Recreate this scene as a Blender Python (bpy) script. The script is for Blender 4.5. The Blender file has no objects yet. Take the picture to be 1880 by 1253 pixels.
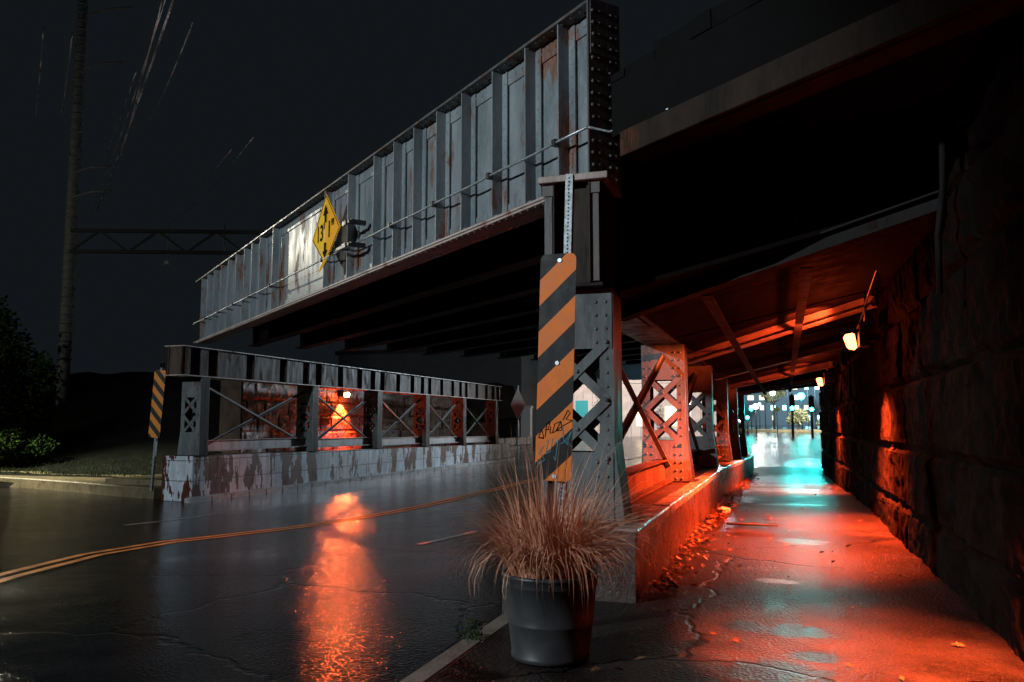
import bpy, math, random
from mathutils import Vector, Matrix, noise
random.seed(7)
S = bpy.context.scene
COL = S.collection
R = math.radians

# ------------------------------------------------------------------ camera
cam = bpy.data.cameras.new('camera')
co = bpy.data.objects.new('camera', cam); COL.objects.link(co)
cam.sensor_width = 36.0
cam.lens = 1500.0 / 1880.0 * 36.0
cam.clip_start = 0.05; cam.clip_end = 2000
co.location = (0, 0, 2.0)
co.rotation_euler = (R(90 + 5.767), 0, R(18.348))
S.camera = co

# ------------------------------------------------------------------ world (night sky glow)
w = bpy.data.worlds.new('World'); S.world = w; w.use_nodes = True
bg = w.node_tree.nodes['Background']
bg.inputs['Color'].default_value = (0.0060, 0.0078, 0.0096, 1)
bg.inputs['Strength'].default_value = 1.0
S.view_settings.view_transform = 'Standard'
S.view_settings.look = 'None'
S.view_settings.exposure = 0.0
S.view_settings.gamma = 1.0
S.cycles.use_denoising = True
S.cycles.max_bounces = 6
S.cycles.diffuse_bounces = 3
S.cycles.glossy_bounces = 4
S.cycles.transmission_bounces = 2
S.cycles.volume_bounces = 0
S.cycles.sample_clamp_indirect = 6.0
S.cycles.caustics_reflective = False
S.cycles.caustics_refractive = False

def lamp(name, kind, loc, power, color, radius=0.1, target=None, size=90, blend=0.3):
    l = bpy.data.lights.new(name, kind)
    l.energy = power; l.color = color; l.shadow_soft_size = radius
    o = bpy.data.objects.new(name, l); COL.objects.link(o); o.location = loc
    if kind == 'SPOT':
        l.spot_size = R(size); l.spot_blend = blend
    if target is not None:
        o.rotation_euler = (Vector(target) - Vector(loc)).to_track_quat('-Z', 'Y').to_euler()
    return o

# street lighting of the place and an added mast fill (the posts stand outside the frame)
lamp('street_light_side_road', 'SPOT', (-28.4, 21.2, 10.4), 3300, (1.0, 0.93, 0.74), 0.12, (-7.6, 11.5, 4.5), 34, 0.9)
lamp('street_light_left_pavement', 'SPOT', (-31, 17, 9.5), 22000, (1.0, 0.95, 0.66), 0.15, (-24.0, 20.4, 0.3), 46, 0.9)
lamp('street_light_behind_camera', 'SPOT', (-13, -8, 8.0), 9600, (0.84, 0.94, 1.0), 0.25, (-8.6, 12, 2.2), 70, 0.25)
lamp('left_mast_fill', 'POINT', (-32, 17, 9.6), 420, (1.0, 0.96, 0.80), 0.15)  # fill added beside the left lamp to brighten mast and tree
lamp('street_light_far_side', 'SPOT', (-4.0, 49, 7.0), 11000, (0.74, 0.88, 1.0), 0.3, (-13.5, 24, 0.5), 62, 0.7)

# ------------------------------------------------------------------ node helpers
class NT:
    def __init__(s, name):
        s.m = bpy.data.materials.new(name); s.m.use_nodes = True
        s.t = s.m.node_tree; s.n = s.t.nodes; s.l = s.t.links
        s.p = s.n['Principled BSDF']
        g = s.n.new('ShaderNodeNewGeometry'); s.pos = g.outputs['Position']
    def obj(s):
        c = s.n.new('ShaderNodeTexCoord'); return c.outputs['Object']
    def put(s, sock, v):
        if hasattr(v, 'is_linked') or hasattr(v, 'links'): s.l.new(v, sock)
        elif isinstance(v, (tuple, list)) and len(v) == 3 and sock.type == 'RGBA': sock.default_value = (*v, 1)
        else: sock.default_value = v
    def map(s, vec, scale=(1, 1, 1), rot=(0, 0, 0), loc=(0, 0, 0)):
        m = s.n.new('ShaderNodeMapping'); s.l.new(vec, m.inputs['Vector'])
        m.inputs['Scale'].default_value = scale; m.inputs['Rotation'].default_value = rot; m.inputs['Location'].default_value = loc
        return m.outputs[0]
    def noise(s, vec, scale, detail=4, rough=0.55, dist=0.0):
        m = s.n.new('ShaderNodeTexNoise'); s.l.new(vec, m.inputs['Vector'])
        m.inputs['Scale'].default_value = scale; m.inputs['Detail'].default_value = detail
        m.inputs['Roughness'].default_value = rough; m.inputs['Distortion'].default_value = dist
        return m.outputs['Fac']
    def voro(s, vec, scale, feature='F1', out='Distance', rnd=1.0):
        m = s.n.new('ShaderNodeTexVoronoi'); m.feature = feature; s.l.new(vec, m.inputs['Vector'])
        m.inputs['Scale'].default_value = scale; m.inputs['Randomness'].default_value = rnd
        return m.outputs[out]
    def ramp(s, f, a, b, va=0.0, vb=1.0):
        m = s.n.new('ShaderNodeMapRange'); m.interpolation_type = 'SMOOTHSTEP'
        s.put(m.inputs['Value'], f)
        for k, v in (('From Min', a), ('From Max', b), ('To Min', va), ('To Max', vb)): s.put(m.inputs[k], v)
        return m.outputs[0]
    def math(s, op, a, b=0.0, c=0.0):
        m = s.n.new('ShaderNodeMath'); m.operation = op
        s.put(m.inputs[0], a); s.put(m.inputs[1], b); s.put(m.inputs[2], c)
        return m.outputs[0]
    def mix(s, f, a, b):
        m = s.n.new('ShaderNodeMix'); m.data_type = 'RGBA'
        s.put(m.inputs['Factor'], f); s.put(m.inputs['A'] if False else m.inputs[6], a); s.put(m.inputs[7], b)
        return m.outputs[2]
    def sep(s, vec):
        m = s.n.new('ShaderNodeSeparateXYZ'); s.l.new(vec, m.inputs[0]); return m.outputs
    def bump(s, h, strength=0.5, dist=0.02, prev=None):
        m = s.n.new('ShaderNodeBump'); s.put(m.inputs['Height'], h)
        s.put(m.inputs['Strength'], strength); m.inputs['Distance'].default_value = dist
        if prev is not None: s.l.new(prev, m.inputs['Normal'])
        return m.outputs[0]
    def done(s, color=None, rough=None, metal=None, normal=None, spec=None):
        for k, v in (('Base Color', color), ('Roughness', rough), ('Metallic', metal), ('Normal', normal), ('Specular IOR Level', spec)):
            if v is not None: s.put(s.p.inputs[k], v)
        return s.m

def mat_steel(name, c1, c2, rust=(0.16, 0.045, 0.02), rust_amt=0.35, r1=0.32, r2=0.6, bump=0.25, metal=0.0, streak=0.25):
    t = NT(name)
    st = t.map(t.pos, (1.0, 1.0, streak))
    a = t.noise(st, 5.0, 6)
    fine = t.noise(st, 38.0, 3)
    col = t.mix(t.ramp(a, 0.3, 0.7), c1, c2)
    col = t.mix(t.ramp(fine, 0.45, 0.75, 0, 0.35), col, tuple(x * 1.45 for x in c2))
    rn = t.noise(t.map(t.pos, (1, 1, 0.42), loc=(3.1, 7, 1)), 2.6, 8, 0.62)
    rm = t.ramp(rn, 0.66 - 0.22 * rust_amt, 0.74 - 0.2 * rust_amt)
    rcol = t.mix(t.ramp(fine, 0.35, 0.65), tuple(x * 0.45 for x in rust), rust)
    col = t.mix(t.math('MULTIPLY', rm, 0.85), col, rcol)
    sp = t.ramp(t.noise(t.pos, 55.0, 2), 0.66, 0.72)
    col = t.mix(t.math('MULTIPLY', sp, 0.6), col, tuple(x * 0.5 for x in rust))
    ro = t.math('ADD', t.ramp(a, 0.3, 0.7, r1, r2), t.math('MULTIPLY', rm, 0.2))
    h = t.math('ADD', t.math('MULTIPLY', fine, 0.5), t.math('ADD', a, t.math('MULTIPLY', rm, 0.3)))
    return t.done(col, ro, metal, t.bump(h, bump, 0.012))

def low_gloss(m, v=0.12):
    m.node_tree.nodes['Principled BSDF'].inputs['Specular IOR Level'].default_value = v
    return m

def mat_plain(name, c, rough=0.5, metal=0.0, var=0.25, scale=12.0, bump=0.1):
    t = NT(name)
    a = t.noise(t.pos, scale, 5)
    col = t.mix(t.ramp(a, 0.3, 0.7), tuple(x * (1 - var) for x in c), tuple(min(1, x * (1 + var)) for x in c))
    return t.done(col, t.ramp(a, 0.2, 0.8, max(0.03, rough - 0.1), min(1, rough + 0.12)), metal, t.bump(t.noise(t.pos, scale * 5, 3), bump, 0.01))

def mat_emit(name, c, strength):
    t = NT(name)
    t.put(t.p.inputs['Emission Color'], c); t.p.inputs['Emission Strength'].default_value = strength
    n = t.noise(t.pos, 8.0, 2)
    return t.done(t.mix(n, tuple(x * .4 for x in c), tuple(x * .5 for x in c)), 0.4)

def mat_asphalt(name, dark, light, puddle_lo, puddle_hi, r_wet=0.27, r_pud=0.06, pscale=0.42, grain=0.55, stretch=(1, 1, 1), pools=(), gloss=(.3, .5), calm=1.0, deep=.1):
    t = NT(name)
    p = t.pos
    big = t.noise(t.map(p, stretch), pscale, 5, 0.6, 0.4)
    med = t.noise(p, 2.3, 6, 0.62)
    fine = t.noise(p, 95.0, 3, 0.7)
    pud = t.ramp(big, puddle_lo, puddle_hi)
    for (x, y, rx, ry) in pools:                       # standing water in the hollows
        q = t.map(p, (1 / rx, 1 / ry, 0.0), loc=(-x / rx, -y / ry, 0))
        vl = t.n.new('ShaderNodeVectorMath'); vl.operation = 'LENGTH'; t.l.new(q, vl.inputs[0])
        d = t.math('ADD', vl.outputs['Value'], t.math('MULTIPLY', t.math('SUBTRACT', t.noise(p, 4.2, 6, 0.65), 0.5), 2.6))
        pud = t.math('MAXIMUM', pud, t.ramp(d, 1.25, 0.7))
    inv = t.math('SUBTRACT', 1.0, pud)
    # cracks and old patches
    w_ = t.n.new('ShaderNodeVectorMath'); w_.operation = 'ADD'
    nz = t.n.new('ShaderNodeTexNoise'); t.l.new(p, nz.inputs['Vector']); nz.inputs['Scale'].default_value = 1.4; nz.inputs['Detail'].default_value = 5
    t.l.new(p, w_.inputs[0]); t.l.new(t.map(nz.outputs['Color'], (0.9, 0.9, 0.0)), w_.inputs[1])
    flat = t.map(w_.outputs[0], (1, 1, 0))
    cr = t.ramp(t.voro(flat, 0.33, 'DISTANCE_TO_EDGE'), 0.0, 0.012, 1, 0)
    patch = t.voro(t.map(p, (1, 0.55, 0)), 0.28, 'F1', 'Color')
    ps = t.sep(patch)[0]
    col = t.mix(t.ramp(med, 0.3, 0.7), dark, light)
    col = t.mix(t.ramp(ps, 0.3, 0.8, 0, 0.5), col, tuple(x * 0.45 for x in dark))
    col = t.mix(t.ramp(fine, 0.52, 0.72, 0, 0.6), col, tuple(x * 2.6 for x in light))
    col = t.mix(t.ramp(t.noise(p, 42.0, 4, 0.7), 0.56, 0.68, 0, 0.75), col, tuple(x * 0.3 for x in dark))
    col = t.mix(cr, col, tuple(x * 0.2 for x in dark))
    col = t.mix(t.math('MULTIPLY', pud, deep), col, tuple(x * 0.25 for x in dark))
    ro = t.math('ADD', t.math('MULTIPLY', inv, t.ramp(med, 0.25, 0.75, r_wet - 0.03, r_wet + 0.05)), t.math('MULTIPLY', pud, r_pud))
    agg = t.voro(p, 52.0, 'SMOOTH_F1')
    h = t.math('ADD', t.math('MULTIPLY', fine, 0.35), t.math('ADD', t.math('MULTIPLY', agg, 0.9), t.math('MULTIPLY', t.noise(p, 34.0, 3, 0.6), 1.1)))
    h = t.math('SUBTRACT', h, t.math('MULTIPLY', cr, 1.5))
    b1 = t.bump(t.noise(p, 40.0, 3), 0.06, 0.008)
    b = t.bump(h, t.math('MULTIPLY', t.math('SUBTRACT', 1.0, t.math('MULTIPLY', pud, calm)), grain), 0.010, b1)
    return t.done(col, ro, 0.0, b, t.math('ADD', gloss[0], t.math('MULTIPLY', pud, gloss[1] - gloss[0])))

def mat_stone(name, c1, c2, c3, rough=0.55, wet=True):
    t = NT(name)
    a = t.noise(t.pos, 1.3, 6, 0.6); b = t.noise(t.map(t.pos, (1, 1, 0.7)), 4.5, 6, 0.62); f = t.noise(t.pos, 26, 5, 0.65)
    col = t.mix(t.ramp(a, 0.32, 0.68), c1, c2)
    col = t.mix(t.ramp(b, 0.5, 0.75, 0, 0.75), col, c3)
    col = t.mix(t.ramp(f, 0.5, 0.8, 0, 0.4), col, tuple(x * 1.7 for x in c2))
    ro = t.ramp(b, 0.35, 0.7, rough, rough - 0.28 if wet else rough + .1)
    h = t.math('ADD', b, t.math('MULTIPLY', f, 0.6))
    return t.done(col, ro, 0, t.bump(h, 0.55, 0.03))

def mat_peeling_blocks(name):
    # painted masonry: pale paint, flaked in drips to dark red brown stone
    t = NT(name)
    p = t.pos
    z = t.sep(p)[2]; y = t.sep(p)[1]
    a = t.noise(t.map(p, (1, 1, 0.35)), 1.25, 6, 0.6)
    b = t.noise(t.map(p, (1, 1, 0.2)), 5.5, 5, 0.6)
    f = t.noise(p, 30, 4, 0.65)
    m = t.math('ADD', t.math('MULTIPLY', a, 0.75), t.math('MULTIPLY', b, 0.3))
    peel = t.ramp(m, 0.526, 0.538)
    paint = t.mix(t.ramp(b, 0.3, 0.7), (0.42, 0.48, 0.54), (0.70, 0.77, 0.84))
    paint = t.mix(t.ramp(t.noise(t.map(p, (1, 1, 0.12)), 9, 4), 0.5, 0.75, 0, 0.45), paint, (0.16, 0.17, 0.185))
    under = t.mix(t.ramp(f, 0.35, 0.65), (0.05, 0.012, 0.008), (0.12, 0.030, 0.018))
    col = t.mix(peel, paint, under)
    bz = t.n.new('ShaderNodeTexBrick'); t.l.new(t.map(p, (1, 1, 1), (R(90), 0, R(90))), bz.inputs['Vector'])
    sw = t.n.new('ShaderNodeCombineXYZ'); t.l.new(y, sw.inputs[0]); t.l.new(z, sw.inputs[1]); t.l.new(sw.outputs[0], bz.inputs['Vector'])
    bz.inputs['Scale'].default_value = 1.0; bz.inputs['Brick Width'].default_value = 1.5; bz.inputs['Row Height'].default_value = 0.52
    bz.inputs['Mortar Size'].default_value = 0.014; bz.inputs['Mortar Smooth'].default_value = 0.4
    fac = bz.outputs['Fac']
    col = t.mix(t.math('MULTIPLY', fac, 0.75), col, (0.03, 0.025, 0.025))
    h = t.math('SUBTRACT', t.math('ADD', t.math('MULTIPLY', b, 0.5), t.math('MULTIPLY', f, 0.4)), t.math('ADD', t.math('MULTIPLY', fac, 1.2), t.math('MULTIPLY', peel, 0.3)))
    return t.done(col, t.ramp(b, 0.3, 0.7, 0.28, 0.5), 0, t.bump(h, 0.5, 0.02))

def mat_stripes(name, sign=1, c=(0.62, 0.19, 0.03), period=0.29, slope=0.83, off=0.0, w=0.5):
    t = NT(name)
    s = t.sep(t.obj())
    v = t.math('ADD', s[2], t.math('MULTIPLY', s[0], slope * sign))
    fr = t.math('FRACT', t.math('ADD', t.math('DIVIDE', v, period), off))
    k = t.math('GREATER_THAN', fr, w)
    n = t.noise(t.pos, 14, 5)
    org = t.mix(t.ramp(n, 0.35, 0.7), tuple(x * 0.82 for x in c), c)
    blk = t.mix(t.ramp(n, 0.4, 0.7), (0.006, 0.006, 0.007), (0.016, 0.016, 0.017))
    return t.done(t.mix(k, blk, org), t.ramp(n, 0.3, 0.7, 0.45, 0.6), 0, t.bump(t.noise(t.pos, 60, 2), 0.05, 0.005), 0.2)

M = {}
M['girder'] = mat_steel('grey_bridge_paint', (0.145, 0.175, 0.192), (0.225, 0.26, 0.275), (0.24, 0.085, 0.04), 0.55, 0.34, 0.55, 0.22)
M['girder_dark'] = mat_steel('dark_bridge_paint', (0.055, 0.055, 0.055), (0.10, 0.095, 0.09), (0.13, 0.05, 0.025), 0.55, 0.32, 0.6, 0.3)  # darker version of the girder paint for top flange and end plate
M['flange'] = mat_steel('rusty_flange', (0.28, 0.22, 0.20), (0.44, 0.36, 0.32), (0.26, 0.06, 0.03), 0.4, 0.35, 0.6, 0.3)
M['cap_tan'] = mat_steel('tan_stained_steel', (0.050, 0.035, 0.027), (0.088, 0.064, 0.050), (0.06, 0.026, 0.016), 0.45, 0.4, 0.65, 0.2)
M['cap_dark'] = mat_steel('brown_black_steel', (0.022, 0.017, 0.015), (0.045, 0.034, 0.028), (0.06, 0.022, 0.012), 0.6, 0.35, 0.6, 0.3)
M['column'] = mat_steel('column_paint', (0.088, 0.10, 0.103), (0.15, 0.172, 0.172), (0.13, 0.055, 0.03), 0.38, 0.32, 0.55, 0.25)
M['column_dark'] = mat_steel('dark_column_paint', (0.016, 0.014, 0.014), (0.03, 0.025, 0.023), (0.06, 0.022, 0.012), 0.5, 0.32, 0.55, 0.25)  # much darker than the column paint, used on the side webs
M['strut'] = mat_steel('strut_paint', (0.32, 0.32, 0.33), (0.46, 0.46, 0.48), (0.16, 0.06, 0.03), 0.25, 0.3, 0.5, 0.2)
M['near_black'] = mat_steel('near_black_steel', (0.010, 0.0095, 0.0095), (0.020, 0.018, 0.0175), (0.025, 0.012, 0.008), 0.3, 0.6, 0.85, 0.3)  # near-black steel colour shared by deck, span slab and ceiling parts
M['dark_fascia'] = mat_plain('unlit_fascia', (0.004, 0.004, 0.0042), 0.9, 0, 0.4, 4)  # near-black colour stands in for the fascia being unlit
M['gantry'] = mat_plain('dull_gantry_paint', (0.035, 0.038, 0.04), 0.8)
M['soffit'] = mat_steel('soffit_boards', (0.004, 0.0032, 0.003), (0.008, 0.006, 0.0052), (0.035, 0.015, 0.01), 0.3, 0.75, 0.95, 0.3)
M['fascia_tan'] = mat_steel('fascia_flange_paint', (0.012, 0.009, 0.007), (0.026, 0.018, 0.014), (0.09, 0.035, 0.02), 0.4, 0.5, 0.7, 0.2)
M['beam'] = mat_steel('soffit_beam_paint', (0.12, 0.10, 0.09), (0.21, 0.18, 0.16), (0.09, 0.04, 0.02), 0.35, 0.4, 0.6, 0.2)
M['galv'] = mat_plain('galvanised_steel', (0.42, 0.47, 0.50), 0.4, 0.7, 0.2, 30)
M['dark_metal'] = mat_plain('dark_painted_metal', (0.03, 0.03, 0.032), 0.4, 0.3)
M['pole'] = mat_steel('weathered_mast', (0.15, 0.16, 0.16), (0.24, 0.25, 0.25), (0.08, 0.05, 0.035), 0.3, 0.6, 0.8, 0.3, 0, 1.0)
M['wire'] = mat_plain('glinting_copper_wire', (0.40, 0.33, 0.30), 0.35, 0.5, 0.8, 1.2)  # raised, strongly varied colour stands in for broken glints
M['asphalt'] = mat_asphalt('wet_asphalt', (0.006, 0.0062, 0.0068), (0.016, 0.016, 0.0165), 0.38, 0.85, 0.11, 0.06, 0.36, 0.42, (1, 0.5, 1), (), (.26, .5))
M['walk'] = mat_asphalt('wet_footpath', (0.009, 0.0075, 0.007), (0.034, 0.027, 0.024), 0.62, 0.85, 0.36, 0.28, 0.8, 0.8, (1, 1, 1),
      [(0.0, 18.6, .9, 1.0), (-0.52, 11.6, .28, .5), (0.13, 9.9, .26, .22), (0.0, 5.7, .2, .17), (-.28, 5.75, .16, .14), (-0.12, 4.75, .3, .22), (.12, 5.1, .14, .1), (-0.85, 15.3, .3, 1.0), (0.2, 25.0, 1.2, 3.2), (-0.5, 21, .7, 1.0), (-0.1, 7.4, .16, .1), (-.75, 13.4, .2, .5), (.1, 14.4, .5, .16)], (.06, .6), .2, .9)
M['concrete'] = mat_stone('weathered_concrete', (0.15, 0.135, 0.115), (0.24, 0.215, 0.18), (0.09, 0.075, 0.06), 0.6)
M['pavement'] = mat_stone('damp_pavement', (0.13, 0.105, 0.06), (0.21, 0.165, 0.095), (0.075, 0.055, 0.035), 0.65)
M['plinth_wet'] = mat_stone('wet_plinth_concrete', (0.032, 0.023, 0.02), (0.066, 0.047, 0.041), (0.016, 0.011, 0.010), 0.45)
M['plinth_edge'] = mat_stone('worn_pale_edge', (0.26, 0.24, 0.23), (0.42, 0.40, 0.38), (0.14, 0.11, 0.10), 0.35)
M['peel'] = mat_peeling_blocks('peeling_painted_blocks')
M['kerb'] = mat_stone('pale_kerb', (0.24, 0.25, 0.26), (0.38, 0.39, 0.40), (0.12, 0.11, 0.10), 0.5)
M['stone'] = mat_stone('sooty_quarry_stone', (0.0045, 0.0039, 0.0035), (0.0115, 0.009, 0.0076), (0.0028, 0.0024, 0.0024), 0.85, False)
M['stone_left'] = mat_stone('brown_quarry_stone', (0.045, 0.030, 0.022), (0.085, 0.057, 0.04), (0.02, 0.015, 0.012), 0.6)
M['earth'] = mat_stone('dark_earth', (0.004, 0.0045, 0.004), (0.008, 0.009, 0.006), (0.003, 0.003, 0.003), 0.9, False)
M['yellow_line'] = mat_plain('worn_orange_yellow_paint', (0.80, 0.27, 0.04), 0.4, 0, 0.35, 6, 0.25)
M['white_line'] = mat_plain('worn_white_paint', (0.42, 0.41, 0.39), 0.35, 0, 0.5, 6, 0.25)
M['marker'] = mat_stripes('marker_sheeting', -1, (0.82, 0.21, 0.03), 0.345, 0.93, 0.0, 0.5)
M['marker_back'] = mat_stripes('marker_sheeting_mirrored', 1, (0.75, 0.25, 0.02), 0.36, 1.15, 0.1, 0.48)
M['sign_yellow'] = mat_plain('yellow_sign_sheeting', (0.92, 0.52, 0.008), 0.55, 0, 0.08, 5, 0.03)
M['sign_shaded'] = mat_plain('shaded_yellow_sheeting', (0.92, 0.40, 0.008), 0.55, 0, 0.08, 5, 0.03)  # oranger copy: shade of the turned half and bent tip in the colour
for k_ in ('sign_yellow', 'sign_shaded'): M[k_].node_tree.nodes['Principled BSDF'].inputs['Specular IOR Level'].default_value = 0.02
M['black'] = mat_plain('black_vinyl', (0.010, 0.010, 0.009), 0.85, 0, 0.2)
M['cyan_ink'] = mat_plain('teal_marker_ink', (0.03, 0.22, 0.26), 0.4, 0, 0.3)
M['pot'] = mat_plain('black_plastic', (0.036, 0.038, 0.041), 0.38, 0, 0.15, 5, 0.06)
M['soil'] = mat_plain('soil', (0.02, 0.014, 0.01), 0.9)
def blade_mat():
    t = NT('dry_grass_blades')
    a = t.noise(t.pos, 9, 3); b = t.noise(t.pos, 45, 2)
    col = t.mix(t.ramp(a, 0.3, 0.7), (0.52, 0.19, 0.10), (0.84, 0.44, 0.28))
    col = t.mix(t.ramp(b, 0.62, 0.75, 0, 0.6), col, (0.22, 0.20, 0.05))
    return t.done(col, 0.5)
M['blade'] = blade_mat()
M['leaf_green'] = mat_plain('green_leaves', (0.03, 0.055, 0.014), 0.8, 0, 0.5, 2.5)
M['leaf_bush'] = mat_plain('hedge_leaves', (0.05, 0.10, 0.022), 0.8, 0, 0.5, 3)
M['bark'] = mat_plain('bark', (0.05, 0.04, 0.03), 0.8, 0, 0.3)
M['dead_leaf'] = mat_plain('fallen_leaves', (0.13, 0.055, 0.025), 0.5, 0, 0.6, 9)
M['paper'] = mat_plain('wet_paper', (0.5, 0.47, 0.46), 0.5)
M['lens_orange'] = mat_emit('sodium_lens', (1.0, 0.19, 0.05), 13)
M['lens_orange_bright'] = mat_emit('bright_sodium_lens', (1.0, 0.14, 0.03), 300)
M['lens_white'] = mat_emit('white_lens', (1.0, 0.93, 0.86), 22)
M['lens_cool'] = mat_emit('cool_lens', (0.72, 0.96, 1.0), 16)
M['lens_teal'] = mat_emit('teal_lens', (0.03, 0.95, 0.85), 30)
M['win_cool'] = mat_emit('cool_window', (0.35, 0.90, 1.0), 7)
M['win_warm'] = mat_emit('warm_window', (1.0, 0.80, 0.5), 1.6)
M['facade'] = mat_plain('pale_render', (0.52, 0.46, 0.43), 0.7, 0, 0.15, 1.5)
M['facade_dark'] = mat_plain('dark_render', (0.06, 0.065, 0.075), 0.7, 0, 0.2, 1)
M['teal_paint'] = mat_plain('teal_panel', (0.02, 0.32, 0.36), 0.4, 0, 0.1)
M['white_paint'] = mat_plain('white_panel', (0.7, 0.72, 0.74), 0.5, 0, 0.1)
M['lime'] = mat_plain('lime_sign_sheeting', (0.55, 0.75, 0.05), 0.4, 0, 0.1)
M['pale_leaf'] = mat_plain('pale_leaves', (0.30, 0.31, 0.19), 0.5, 0, 0.4, 2)

for k_ in ('cap_tan', 'column', 'peel', 'leaf_green', 'leaf_bush', 'black', 'dark_fascia', 'near_black', 'soffit', 'stone', 'fascia_tan', 'earth', 'stone_left', 'column_dark', 'cap_dark'): low_gloss(M[k_], {'stone': .02, 'soffit': .03, 'stone_left': .3, 'column_dark': .07, 'cap_tan': .1, 'column': .25, 'peel': .3, 'cap_dark': .12, 'black': .02}.get(k_, .1))

# ------------------------------------------------------------------ mesh helpers
class MB:
    def __init__(s): s.v = []; s.f = []; s.mi = []; s.smooth = []
    def add(s, vs, fs, mi=0, smooth=False):
        o = len(s.v); s.v += [Vector(v) for v in vs]
        for f in fs: s.f.append([i + o for i in f]); s.mi.append(mi); s.smooth.append(smooth)
    def box(s, a, b, mi=0, X=None):
        (x0, y0, z0), (x1, y1, z1) = a, b
        vs = [Vector(p) for p in ((x0, y0, z0), (x1, y0, z0), (x1, y1, z0), (x0, y1, z0), (x0, y0, z1), (x1, y0, z1), (x1, y1, z1), (x0, y1, z1))]
        if X is not None: vs = [X @ v for v in vs]
        s.add(vs, [(0, 3, 2, 1), (4, 5, 6, 7), (0, 1, 5, 4), (1, 2, 6, 5), (2, 3, 7, 6), (3, 0, 4, 7)], mi)
    def bar(s, p, q, wd, th, upv=(0, 0, 1), mi=0):
        p = Vector(p); q = Vector(q); d = (q - p).normalized(); u = Vector(upv)
        a = d.cross(u).normalized(); u = a.cross(d).normalized()
        vs = [c + a * sx * wd / 2 + u * sz * th / 2 for c in (p, q) for sx, sz in ((-1, -1), (1, -1), (1, 1), (-1, 1))]
        s.add(vs, [(0, 3, 2, 1), (4, 5, 6, 7), (0, 1, 5, 4), (1, 2, 6, 5), (2, 3, 7, 6), (3, 0, 4, 7)], mi)
    def tube(s, pts, r, n=8, mi=0, cap=True):
        pts = [Vector(p) for p in pts]; rs = r if isinstance(r, (list, tuple)) else [r] * len(pts)
        rings = []; o = len(s.v)
        for i, p in enumerate(pts):
            d = (pts[min(i + 1, len(pts) - 1)] - pts[max(i - 1, 0)]).normalized()
            u = Vector((0, 0, 1)) if abs(d.z) < 0.9 else Vector((1, 0, 0))
            a = d.cross(u).normalized(); b = d.cross(a)
            s.v += [p + (a * math.cos(2 * math.pi * k / n) + b * math.sin(2 * math.pi * k / n)) * rs[i] for k in range(n)]
        for i in range(len(pts) - 1):
            for k in range(n):
                k2 = (k + 1) % n
                s.f.append([o + i * n + k, o + i * n + k2, o + (i + 1) * n + k2, o + (i + 1) * n + k]); s.mi.append(mi); s.smooth.append(True)
        if cap:
            s.f.append([o + k for k in range(n)]); s.f.append([o + (len(pts) - 1) * n + k for k in range(n - 1, -1, -1)])
            s.mi += [mi, mi]; s.smooth += [False, False]
    def rivet(s, p, nrm, r=0.016, mi=0):
        p = Vector(p); nrm = Vector(nrm).normalized()
        u = Vector((0, 0, 1)) if abs(nrm.z) < 0.9 else Vector((1, 0, 0))
        a = nrm.cross(u).normalized(); b = nrm.cross(a); o = len(s.v)
        for (rr, h) in ((1.0, 0.0), (0.8, 0.5)):
            s.v += [p + (a * math.cos(k * math.pi / 3) + b * math.sin(k * math.pi / 3)) * r * rr + nrm * r * h for k in range(6)]
        s.v.append(p + nrm * r * 0.8)
        for k in range(6):
            k2 = (k + 1) % 6
            s.f.append([o + k, o + k2, o + 6 + k2, o + 6 + k]); s.f.append([o + 6 + k, o + 6 + k2, o + 12])
            s.mi += [mi, mi]; s.smooth += [True, True]
    def xf(s, X):
        s.v = [X @ v for v in s.v]; return s
    def build(s, name, mats, parent=None, bevel=0.0):
        me = bpy.data.meshes.new(name); me.from_pydata([tuple(v) for v in s.v], [], s.f)
        for m in (mats if isinstance(mats, (list, tuple)) else [mats]): me.materials.append(m)
        for i, p in enumerate(me.polygons): p.material_index = s.mi[i]; p.use_smooth = s.smooth[i]
        import bmesh
        bm = bmesh.new(); bm.from_mesh(me); bmesh.ops.recalc_face_normals(bm, faces=bm.faces); bm.to_mesh(me); bm.free()
        o = bpy.data.objects.new(name, me); COL.objects.link(o)
        if parent is not None: o.parent = parent
        if bevel > 0:
            b = o.modifiers.new('bevel', 'BEVEL'); b.width = bevel; b.segments = 1; b.limit_method = 'ANGLE'
        return o

def tag(o, label=None, cat=None, group=None, kind=None):
    if label: o['label'] = label
    if cat: o['category'] = cat
    if group: o['group'] = group
    if kind: o['kind'] = kind
    return o
def empty(name, loc, label, cat, group=None, rz=0.0):
    o = bpy.data.objects.new(name, None); COL.objects.link(o); o.location = loc; o.rotation_euler = (0, 0, rz)
    o.empty_display_size = 0.2
    return tag(o, label, cat, group)
def copy_tree(o, parent=None):
    c = o.copy(); COL.objects.link(c)
    if parent is not None: c.parent = parent
    for ch in [x for x in o.children]: copy_tree(ch, c)
    return c
def dup(o, loc, label, rz=None):
    c = copy_tree(o); c.location = loc; c['label'] = label
    if rz is not None: c.rotation_euler = (0, 0, rz)
    return c
def smooth(a, b, t):
    t = min(1, max(0, (t - a) / (b - a))); return t * t * (3 - 2 * t)
def NZ(x, y, z=0.0): return noise.noise(Vector((x, y, z)))

def zroad(x, y): return 0.5 * (1 - smooth(3, 16, y)) + 1.0 * smooth(44, 64, y) + 0.02 * max(0, y - 64)
def zwalk(y): return 0.68 - 0.36 * smooth(13, 30, y)

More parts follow.
